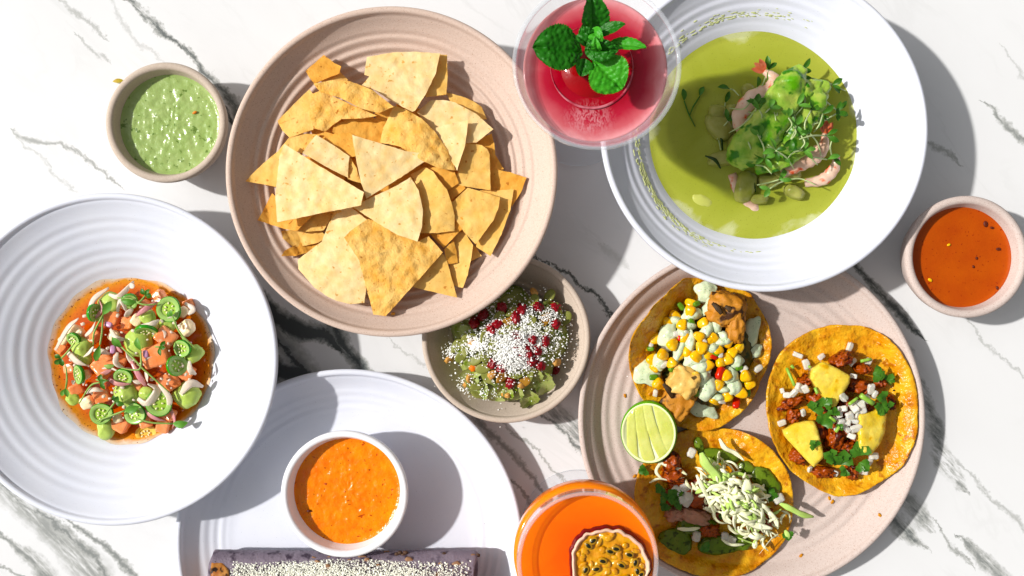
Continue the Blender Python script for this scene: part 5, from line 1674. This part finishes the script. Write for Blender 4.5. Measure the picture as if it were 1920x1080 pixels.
for i, (x, y, a, b_, r, h) in enumerate(MEAT):
    px, py = Z5(x, y)
    o = sup('marinated_pork_piece', W(px, py, .0145 + h * .55), (M(a / 3, .02), M(b_ / 3, .02), h * .75), meatm, p=2.6, n=10, amp=.42, freq=2.6, rot=(rnd.uniform(-.2, .2), rnd.uniform(-.2, .2), r))
    tag(o, {0: 'tall red-brown pork piece above the top pineapple chunk', 3: 'long strip of red pork at the left of the pineapple taco', 7: 'torn pork piece with a pale end below the onion heap', 10: 'red pork piece at the bottom edge of the filling'}.get(i,
        'red-brown pork piece under the onion and pineapple'), 'pork', 'pork pieces on the pineapple taco')
pinem = mat('pineapple_flesh', '#e6c23c', '#f4e07c', 90, rough=.22, spec=.5, f=.84, sss=.3, sr=.004, bump=.0005, bsc=260, c3='#d8a81c', sc3=140, th3=.6, w3=.1)
for poly, zt, gx, gy, lb in (
        ([(310, 305), (370, 265), (450, 300), (525, 345), (520, 385), (475, 460), (435, 527), (400, 510), (370, 460), (330, 410), (303, 360)], .0335, .05, .1, 'upper pineapple chunk, pale and facing the light'),
        ([(145, 652), (210, 612), (270, 600), (322, 597), (340, 640), (352, 690), (378, 800), (318, 858), (270, 812), (200, 735), (155, 685)], .0275, .18, -.1, 'lower left pineapple chunk with a herb shred on it'),
        ([(568, 560), (660, 545), (690, 518), (727, 560), (718, 660), (690, 730), (640, 792), (600, 782), (574, 742), (570, 650)], .0315, -.18, 0, 'right-hand pineapple chunk standing taller, darker yellow')):
    pp = [Z5(*q) for q in poly]
    cx = sum(q[0] for q in pp) / len(pp); cy = sum(q[1] for q in pp) / len(pp)
    def zf(px, py):
        dx, dy = (px - cx) / S, -(py - cy) / S
        e = min(math.hypot(px - q.x, py - q.y) for q in BB)
        return zt + gx * dx + gy * dy - .0018 * max(0, 1 - e / 4.5) ** 2 + .0007 * noise.noise(Vector((px * .12, py * .12, zt * 900)))
    BB = resample(pp, 2)
    o = slab('pineapple_chunk', pp, zf, .0095, pinem, step=4.5, jit=.3, bot=.96)
    tag(o, lb, 'pineapple chunk')
ON = [(228, 228), (275, 280), (360, 236), (530, 262), (622, 268), (540, 345), (140, 428), (205, 440), (270, 418), (168, 452), (480, 530), (545, 522), (592, 528), (430, 592), (500, 640), (530, 682), (545, 600), (660, 450), (615, 475), (258, 552), (138, 608),
      (655, 795), (590, 880), (435, 890), (295, 870), (490, 822), (562, 560), (400, 605), (517, 190), (482, 462), (520, 572), (600, 840), (240, 410), (630, 830), (460, 560), (575, 505), (510, 600), (555, 640), (470, 615), (640, 420), (450, 640)]
for i, (x, y) in enumerate(ON):
    px, py = Z5(x, y)
    out = i in (0, 1, 2, 20, 28, 21, 22, 23, 24, 31, 33)
    s_ = rnd.uniform(.0016, .0030) * (1.25 if i in (2, 10, 11, 4, 18) else 1)
    if i == 28 or i == 0: dims = (s_ * .6, s_ * 1.4, s_ * .5) if i == 28 else (s_ * 1.3, s_ * .6, s_ * .5)
    else: dims = (s_ * rnd.uniform(1.1, 1.5), s_ * rnd.uniform(.7, 1), s_ * .55)
    o = sup('onion_dice', W(px, py, t2z(px, py, .0058 if not out else .003)), dims, palem, p=6, n=6, amp=.16, freq=1.6, rot=(rnd.uniform(-.6, .6), rnd.uniform(-.6, .6), rnd.uniform(0, 3) if i not in (0, 28) else -.4))
    tag(o, {0: 'flat white onion sliver lying alone at the upper left of the pineapple taco', 1: 'white onion dice beside the lone sliver at the upper left', 2: 'large onion dice just above the upper pineapple chunk', 28: 'upright onion sliver at the top of the pineapple taco',
            20: 'onion dice alone at the left edge of the pineapple taco', 23: 'onion dice at the bottom edge of the pineapple taco filling'}.get(i, 'white onion dice heaped between the pineapple chunks'), 'onion', 'onion dice on the pineapple taco')
cilm = mat('cilantro_leaf', '#3a7426', '#6a9c40', 260, rough=.4, f=.68, trans=.15)
for i, (x, y, s_) in enumerate([(650, 330, .0085), (310, 540, .009), (362, 622, .009), (370, 510, .007), (725, 468, .0075), (742, 530, .007), (470, 845, .011), (580, 792, .010), (430, 803, .008), (572, 832, .008), (702, 505, .0075), (500, 870, .006), (330, 745, .006), (735, 375, .006), (425, 565, .006), (455, 640, .004), (700, 520, .006)]):
    px, py = Z5(x, y)
    z = t2z(px, py, .009) if i != 12 else .032
    herb_leaf('cilantro_leaf', px, py, z, s_, cilm if i not in (6, 8) else DARK_LEAF,
              {0: 'cilantro leaf standing at the upper right of the pineapple taco', 1: 'cilantro leaf left of the onion heap below the upper pineapple', 2: 'rounded cilantro leaf above the lower left pineapple', 6: 'dark cilantro leaf at the bottom of the filling',
               7: 'bright cilantro leaf below the right-hand pineapple', 12: 'herb shred lying on the lower left pineapple chunk'}.get(i, 'small cilantro leaf among the onion dice'), 'cilantro', 'cilantro on the pineapple taco')
stm = mat('cilantro_stalk', '#8cbc4c', '#a8cc68', 200, rough=.35, f=.8)
for i, (a, b_) in enumerate([((515, 505), (565, 468)), ((580, 452), (652, 500)), ((325, 410), (338, 445)), ((165, 300), (210, 400)), ((190, 285), (205, 300)), ((805, 702), (845, 718)), ((720, 362), (752, 392)), ((580, 262), (640, 250)), ((290, 290), (315, 310)), ((405, 575), (440, 600)), ((440, 660), (462, 630))]):
    p, q = Z5(*a), Z5(*b_)
    up = .0095 if i in (0, 1, 2, 7, 9, 10) else .0035
    o = tube('cilantro_stalk', [W(*p, t2z(*p, up)), W(*q, t2z(*q, up))], .0011 if i != 1 else .0018, stm, seg=8, sub=3)
    tag(o, {1: 'thick pale stalk piece right of the onion heap', 3: 'thin green stalk on bare tortilla at the left', 5: 'stalk bit lying alone on the lower right tortilla'}.get(i, 'short green cilantro stalk on the filling'), 'herb stalk', 'cilantro stalks on the pineapple taco')
for (x, y) in ((768, 426), (822, 655), (824, 676)):
    o = sup('char_fleck', W(*Z5(x, y), .0165), (.0008, .0006, .0004), mat('black_fleck', '#201810'), n=2); tag(o, 'black char fleck on the oily right side of the pineapple taco', 'fleck', 'char flecks on the pineapple taco')

# ---- cabbage taco
def Z6(x, y): return 1140 + x / 3.375, 760 + y / 3.375


gs2 = mat('dark_green_salsa', '#6a8a2c', '#8ca044', 120, rough=.2, spec=.5, f=.6, bump=.0005, bsc=260, c3='#4a5c1c', sc3=260, th3=.55, w3=.08)
GP = [(420, 870, 110, 90, 0), (720, 880, 150, 62, .1), (1000, 480, 110, 60, -.75), (700, 320, 130, 44, -.15), (575, 250, 30, 50, .3), (880, 400, 60, 40, -.5), (1040, 540, 40, 56, .3), (560, 760, 120, 60, 0), (850, 860, 60, 60, 0)]
for i, (x, y, a, b_, r) in enumerate(GP):
    px, py = Z6(x, y)
    zb_ = .0168 if i != 2 and i != 6 else .0195
    o = sup('green_salsa_pool', W(px, py, zb_), (M(a / 3.375, .02), M(b_ / 3.375, .02), .0026), gs2, p=2.3, n=10, amp=.14, freq=2, rot=(0, 0, r))
    tag(o, {0: 'dark green salsa pool at the lower left of the cabbage taco', 1: 'dark green salsa spread below the cabbage', 2: 'green salsa smear right of the cabbage', 3: 'green salsa smear above the cabbage'}.get(i, 'green salsa blot around the cabbage'), 'salsa', 'green salsa on the cabbage taco')
for i, (x, y, a, b_, r, h) in enumerate([(400, 350, 56, 60, .2, .009), (410, 440, 70, 50, 0, .008), (450, 520, 60, 50, 0, .006), (400, 580, 60, 50, 0, .005), (540, 700, 100, 46, -.2, .006), (420, 690, 56, 40, 0, .005), (640, 790, 60, 40, 0, .005), (760, 680, 80, 50, 0, .006), (600, 560, 120, 90, 0, .008), (800, 600, 120, 90, .3, .008), (950, 720, 90, 80, .3, .007)]):
    px, py = Z6(x, y)
    m_ = mat('pale_pink_meat', '#d8a890', '#c88c70', 130, rough=.3, f=.72, bump=.0005, bsc=300) if i in (4, 5) else meatm
    o = sup('grilled_meat_piece', W(px, py, .0155 + h * .5), (M(a / 3.375, .02), M(b_ / 3.375, .02), h * .8), m_, p=2.6, n=10, amp=.38, freq=2.6, rot=(0, 0, r))
    tag(o, {0: 'reddish-brown meat piece beside the lime wedge', 4: 'pale pink meat strip below the cabbage'}.get(i, 'charred meat piece half under the cabbage'), 'meat', 'meat pieces on the cabbage taco')
for i, (x, y) in enumerate([(480, 520), (510, 570), (470, 590), (560, 830), (740, 830), (530, 300), (440, 540), (780, 850), (1080, 590), (500, 610)]):
    px, py = Z6(x, y)
    s_ = rnd.uniform(.0026, .0036)
    o = sup('onion_dice', W(px, py, .0235 if i not in (3, 4, 7) else .0195), (s_ * 1.15, s_ * .9, s_ * .6), palem, p=3.5, n=6, amp=.2, rot=(rnd.uniform(-.3, .3), rnd.uniform(-.3, .3), rnd.uniform(0, 3)))
    tag(o, 'white onion dice at the edge of the cabbage heap', 'onion', 'onion dice on the cabbage taco')
for i, (x, y, s_) in enumerate([(440, 590, .009), (340, 510, .006), (330, 580, .006), (370, 620, .006), (470, 620, .007), (730, 670, .007), (1130, 800, .006), (240, 400, .006), (600, 880, .006), (1010, 560, .007)]):
    px, py = Z6(x, y)
    herb_leaf('cilantro_leaf', px, py, .0235, s_, cilm if i % 2 == 0 else DARK_LEAF, 'green herb leaf at the edge of the cabbage heap', 'cilantro', 'herb leaves on the cabbage taco')
cabm = mat('cabbage_shred_pale', '#f8f8dc', '#eef2c4', 160, rough=.35, spec=.4, f=1.1, trans=.15)
cabg = mat('cabbage_shred_green', '#d0e894', '#bcdc78', 160, rough=.35, spec=.4, f=1.0, trans=.15)


def shred(pts, wd, m_, label, i, fl=.3):
    o = tube('cabbage_shred', pts, [wd * .4, wd, wd * .85, wd, wd * .3], m_, seg=6, flat=fl, twist=rnd.uniform(-1.6, 1.6), sub=5)
    return tag(o, label, 'cabbage shred', 'cabbage shreds on the taco')


ux, uy = .80, .60
for i in range(225):
    u = rnd.gauss(0, .50); q = rnd.gauss(0, .48)
    if abs(u) > 1: u *= .5
    if abs(q) > 1: q *= .5
    xc = 800 + u * 330 * ux - q * 165 * uy
    yc = 600 + u * 330 * uy + q * 165 * ux
    a = rnd.gauss(.65, .75)
    L_ = rnd.uniform(60, 150)
    bend = rnd.uniform(-.9, .9)
    hz = .0225 + .017 * max(0, 1 - u * u * .8 - q * q * .9) + rnd.uniform(-.004, .003)
    pts = []
    for k in range(4):
        s_ = (k - 1.5) / 1.5
        aa = a + bend * s_
        x = xc + L_ * .5 * s_ * math.cos(a) - bend * L_ * .28 * (1 - s_ * s_) * math.sin(a) * 1.2
        y = yc + L_ * .5 * s_ * math.sin(a) + bend * L_ * .28 * (1 - s_ * s_) * math.cos(a) * 1.2
        pts.append(W(*Z6(x, y), max(.0185, hz + .0015 * math.sin(k * 2 + i) - .003 * s_ * s_)))
    g_ = rnd.random() < .22
    shred(pts, rnd.uniform(.0007, .0019), cabg if g_ else cabm, 'pale green cabbage shred tangled in the heap' if g_ else 'creamy white cabbage shred tangled in the heap', i, rnd.uniform(.25, .5))
OUTL = [([(705, 210), (740, 270), (800, 300), (862, 350)], .0018, cabm, 'long cream shred lying above the cabbage heap'), ([(310, 352), (400, 390), (440, 400), (500, 440)], .0016, cabm, 'cabbage shred reaching left to the lime wedge'),
        ([(345, 470), (305, 420), (330, 370), (360, 350)], .0012, cabm, 'hooked cabbage shred below the lime wedge'), ([(262, 490), (320, 465), (400, 475), (485, 455)], .0010, cabm, 'thin cabbage shred at the far left of the taco'),
        ([(1085, 620), (1150, 650), (1230, 690), (1302, 705)], .0022, cabg, 'broad green shred sticking out over the plate at the right'), ([(1080, 812), (1030, 850), (960, 938)], .0009, cabm, 'thin shred pointing down at the lower right of the cabbage'),
        ([(718, 848), (780, 882), (862, 880)], .0011, cabm, 'pale shred lying below the cabbage heap'), ([(438, 780), (510, 785), (582, 776)], .0014, cabm, 'straight pale shred on the green salsa at the lower left'),
        ([(590, 300), (620, 370), (680, 440), (715, 530)], .0034, cabg, 'widest bright green shred on top of the cabbage'), ([(880, 470), (880, 540), (850, 590), (800, 620)], .0042, cabm, 'broad translucent cabbage ribbon at the middle of the heap'),
        ([(940, 860), (930, 900), (915, 870)], .0014, cabm, 'small hooked shred at the bottom of the cabbage'), ([(1120, 790), (1142, 830), (1120, 835)], .0020, cabg, 'green shred tip at the right end of the cabbage'),
        ([(840, 640), (870, 720), (940, 760), (1040, 780)], .0028, cabm, 'broad cream ribbon at the lower right of the heap'), ([(560, 440), (600, 520), (640, 600), (680, 700)], .0018, cabm, 'long cabbage ribbon down the left of the heap')]
for i, (pp, wd, m_, lb) in enumerate(OUTL):
    hz = .036 if i in (8, 9, 12, 13) else .0245
    pts = [W(*Z6(x, y), hz + .001 * math.sin(k * 2) + (-.004 if i == 4 and k > 2 else 0)) for k, (x, y) in enumerate(pp)]
    shred(pts, wd, m_, lb, i, .22)

crumbm = mat('tortilla_crumb', '#d89c34', '#b87420', 300, rough=.5)
for i, (x, y) in enumerate(((1450, 935), (1556, 935), (1561, 941), (1190, 893), (1196, 900), (1425, 990), (1230, 690), (1172, 742), (1640, 960), (1500, 1040), (1380, 1095), (1700, 690))):
    p = W(x, y, .0105)
    p.z = tp_z(p.x, p.y) + .0005
    o = sup('tortilla_crumb', p, (.0014, .0009, .0006), crumbm, p=3, n=3, amp=.3, rot=(0, 0, rnd.uniform(0, 3)))
    tag(o, 'golden tortilla crumb on the taco plate', 'crumb', 'crumbs on the taco plate')
# ---- lime wedge
LP = W(1216, 812, .030)
lr = M(52, .03)
lw = thing('lime_wedge', LP, 'thick lime wedge with its juicy cut face up between the tacos', 'lime wedge')
rind = mat('lime_rind', '#5c9c1c', '#7ab82c', 400, rough=.35, spec=.5, f=.75, bump=.0003, bsc=900)
pith = mat('lime_pith', '#eef4c8', '#e4eeb0', 200, rough=.4, f=.9)
pulp = mat('lime_pulp', '#c8ce6c', '#dce094', 90, rough=.16, spec=.55, f=.86, bump=.0003, bsc=420, sss=.3, sr=.003)
memb = mat('lime_membrane', '#f0f4cc', rough=.3, f=.9)
ex_, ey_ = 1.0, 1.14
tl = Matrix.Rotation(-.20, 3, 'Y') @ Matrix.Rotation(.12, 3, 'X')
def lv(x, y, z): return LP + tl @ Vector((x * lr * ex_, y * lr * ey_, z))
V, F = [], []
na = 64
rings = [(.965, .0004), (1.0, -.0002), (1.02, -.0022), (.98, -.008), (.8, -.014), (.45, -.018), (.0, -.0195)]
for (r, z) in rings:
    for j in range(na):
        a = 6.28318 * j / na
        V.append(lv(r * math.cos(a), r * math.sin(a), z))
for k in range(len(rings) - 1):
    for j in range(na):
        F.append([k * na + j, (k + 1) * na + j, (k + 1) * na + (j + 1) % na, k * na + (j + 1) % na])
mk('rind', V, F, rind, lw)
V, F = [], []
for (r, z) in ((.968, .0004), (.93, .0008), (.885, -.0006), (0, -.0006)):
    for j in range(na):
        a = 6.28318 * j / na
        V.append(lv(r * math.cos(a), r * math.sin(a), z))
for k in range(3):
    for j in range(na):
        F.append([k * na + j, (k + 1) * na + j, (k + 1) * na + (j + 1) % na, k * na + (j + 1) % na])
F = [q[::-1] for q in F]
mk('pith', V, F, pith, lw)
# segments: cut lengthways, so the membranes run side by side down the face
xb = [-.92, -.50, -.02, .46, 1.15]
for k in range(4):
    V, F = [], []
    ny, nx = 16, 8
    for iy in range(ny + 1):
        y = -1 + 2 * iy / ny
        hw = .90 * math.sqrt(max(0, 1 - (y * .98) ** 2))
        sl = -.26 * y + .10 * y * y
        for ix in range(nx + 1):
            u = ix / nx
            x0, x1 = xb[k] + .004, xb[k + 1] - .004
            # bow outward with a tapering end
            x = (x0 + (x1 - x0) * u) + sl * (1 - abs(x0))
            x = x * (1 - .28 * (y + 1) / 2) - .10 * y
            x = max(-hw, min(hw, x))
            yy = y * .90
            d_ = min(1, min(u, 1 - u) * 16) * min(1, max(0, (hw - abs(x))) * 9)
            V.append(lv(x, yy, -.0001 + .0004 * min(1, d_ * 1.6) + .0002 * noise.noise(Vector((x * 12, yy * 12, k)))))
    for iy in range(ny):
        for ix in range(nx):
            a = iy * (nx + 1) + ix
            F.append([a, a + 1, a + nx + 2, a + nx + 1])
    mk('segment', V, F, pulp, lw)

# ================================================================ rolled blue-corn enchilada
purm = mat('blue_corn_tortilla', '#7e7280', '#9a8e9a', 90, rough=.55, spec=.35, f=.72, c3='#4a3e4c', sc3=130, th3=.55, w3=.12, bump=.0006, bsc=260, bump2=.0004, bsc2=700)
EP = thing('rolled_enchilada', W(648, 1090, .0095), 'grey-purple rolled tortilla dusted with white cheese at the bottom edge', 'enchilada')
RX0, RX1 = 400, 893
er = .0195
V, F = [], []
nx, na = 90, 56
zc_ = .0095 + er * .85
yc_ = W(0, 1098, .03).y
def roll_pt(i, a, rr=1.0):
    u = i / nx
    x = W(RX0, 0, .028).x + (W(RX1, 0, .028).x - W(RX0, 0, .028).x) * u
    r = er * rr * (1 + .03 * noise.noise(Vector((u * 9, math.cos(a) * 1.5, math.sin(a) * 1.5))) + .015 * noise.noise(Vector((u * 40, math.cos(a) * 5, math.sin(a) * 5))))
    dy = .0006 * math.sin(u * 9)
    edge = .0015 * noise.noise(Vector((a * 1.5, u * 3, 5)))
    return Vector((x + (edge if i in (0, nx) else 0), yc_ + dy + r * math.cos(a) * 1.12, max(.0105, zc_ + r * math.sin(a) * .85)))
for i in range(nx + 1):
    for j in range(na): V.append(roll_pt(i, 6.28318 * j / na))
for i in range(nx):
    for j in range(na):
        F.append([i * na + j, (i + 1) * na + j, (i + 1) * na + (j + 1) % na, i * na + (j + 1) % na])
b0 = len(V)
for i in range(nx + 1):
    for j in range(na): V.append(roll_pt(i, 6.28318 * j / na, .86))
for i in range(nx):
    for j in range(na):
        F.append([b0 + i * na + j, b0 + i * na + (j + 1) % na, b0 + (i + 1) * na + (j + 1) % na, b0 + (i + 1) * na + j])
for (i, s_) in ((0, 1), (nx, -1)):
    for j in range(na):
        k = (j + 1) % na
        q = [i * na + j, i * na + k, b0 + i * na + k, b0 + i * na + j]
        F.append(q if s_ > 0 else q[::-1])
F = [q[::-1] for q in F]
mk('tortilla_roll', V, F, purm, EP)
brn = mat('toasted_spot', '#8c6650', '#b08a68', 300, rough=.5, f=.72, bump=.0003, bsc=500)
fil = mat('browned_filling', '#d8a060', '#a85a28', 140, rough=.4, f=.72, c3='#2c1a10', sc3=180, th3=.52, w3=.08, bump=.0006, bsc=300)
v, f = sup_geo((.004, er * .85, er * .68), 2.4, 10, .15, 3, 4.0, None, W(RX0 + 8, 1090, .028)); 
v = [Vector((q.x, q.y, max(.011, q.z - .001))) for q in v]
mk('filling', v, f, fil, EP)
v, f = slab, None
# peeled brown end flap at the left
flap = [(399, 1044), (410, 1046), (418, 1058), (428, 1070), (432, 1095), (430, 1115), (398, 1115), (394, 1070)]
def zfl(px, py):
    p = W(px, py, .04)
    dy = abs(p.y - yc_) / (er * 1.12)
    return zc_ + er * .85 * math.sqrt(max(0, 1 - min(1, dy) ** 2)) + .0011
o = slab('browned_flap', flap, zfl, .0012, fil, step=5, parent=EP)
for i in range(26):
    px = rnd.uniform(440, 885); py = rnd.choice((rnd.gauss(1046, 8), rnd.gauss(1060, 12)))
    if i < 5: px, py = ((547, 1036), (615, 1048), (655, 1052), (768, 1054), (882, 1040))[i]
    py = min(max(py, 1043), 1090)
    z = zfl(px, py) - .0008
    q = rnd.uniform(.0012, .0028)
    v, f = sup_geo((q, q * 1.3, .0008), 2.4, 5, .3, 2, i, (0, 0, rnd.uniform(0, 3)), W(px, py, z))
    mk('toasted_spot', v, f, brn, EP)
# fringe of charred crumbs on the upper edge
for i, (px, py) in enumerate([(524, 1032), (744, 1030), (750, 1027), (756, 1031), (760, 1027), (833, 1030), (896, 1032)]):
    v, f = sup_geo((.0016, .0012, .001), 2.4, 4, .3, 2, i, None, W(px, py + 9, .031))
    mk('charred_crumb', v, f, mat('charred_edge', '#3c2c24', '#6a4c38', 200, rough=.6, f=.7), EP)


def ge(i):
    while True:
        px = rnd.choice((rnd.uniform(440, 780), rnd.gauss(600, 110), rnd.uniform(430, 880)))
        py = 1098 + rnd.gauss(0, 21) + 5 * math.sin(px * .03)
        if rnd.random() < .12: py = rnd.uniform(1040, 1080)
        if 432 < px < 888 and 1044 < py < 1152: break
    return W(px, py, zfl(px, py) + .0003 + .0012 * rnd.random() * (py > 1068))
crumbs('cotija_crumbs', ge, 13000, .00026, .0006, mat('fresh_cheese', '#fcfcf2', '#f4f4e6', 300, rough=.6, f=.95), 'white crumbled cheese strewn along the purple rolled tortilla')


# ---------------------------------------------------------------- say where each of several look-alikes lies
def place_words():
    groups = {}
    for o in scene.objects:
        if o.parent is None and o.get('label') and o.get('group'):
            groups.setdefault(o['group'], []).append(o)
    bpy.context.view_layer.update()

    def xy(o):
        if o.type == 'MESH' and len(o.data.vertices):
            bb = [o.matrix_world @ Vector(q) for q in o.bound_box]
            return sum(q.x for q in bb) / 8, sum(q.y for q in bb) / 8
        cs = [c_ for c_ in o.children if c_.type == 'MESH']
        if cs:
            bb = [c_.matrix_world @ Vector(q) for c_ in cs for q in c_.bound_box]
            return sum(q.x for q in bb) / len(bb), sum(q.y for q in bb) / len(bb)
        return o.location.x, o.location.y
    names = ['right', 'upper right', 'top', 'upper left', 'left', 'lower left', 'bottom', 'lower right']
    for g, obs in groups.items():
        P = {o.name: xy(o) for o in obs}
        mx = sum(p[0] for p in P.values()) / len(P); my = sum(p[1] for p in P.values()) / len(P)
        R = max(math.hypot(p[0] - mx, p[1] - my) for p in P.values()) or 1
        by = {}
        for o in obs: by.setdefault(o['label'], []).append(o)
        for lb, os_ in by.items():
            if len(os_) < 2: continue
            cells = {}
            for o in os_:
                x, y = P[o.name][0] - mx, P[o.name][1] - my
                r = math.hypot(x, y) / R
                if r < .22: w_ = 'at the very middle'
                else:
                    k = names[int(((math.atan2(y, x) + math.pi / 8) % (2 * math.pi)) / (math.pi / 4)) % 8]
                    w_ = ('at the far ' if r > .62 else 'just ' ) + k + ('' if r > .62 else ' of the middle')
                    if r <= .62 and k in ('top', 'bottom'): w_ = 'just %s the middle' % ('above' if k == 'top' else 'below')
                    if r > .62 and k in ('top', 'bottom'): w_ = 'at the very ' + k
                cells.setdefault(w_, []).append(o)
            for w_, cs in cells.items():
                cs.sort(key=lambda o: -P[o.name][1])
                ext = {1: [''], 2: [', upper one', ', lower one'], 3: [', upper one', ', middle one', ', lower one']}.get(len(cs), [''] * len(cs))
                for o, e in zip(cs, ext):
                    base = lb.split()
                    new = ' '.join(base) + ', ' + w_ + e
                    while len(new.split()) > 16 and len(base) > 5:
                        break
                    if len(new.split()) <= 16: o['label'] = new
                    elif len((lb + ', ' + w_).split()) <= 16: o['label'] = lb + ', ' + w_


place_words()
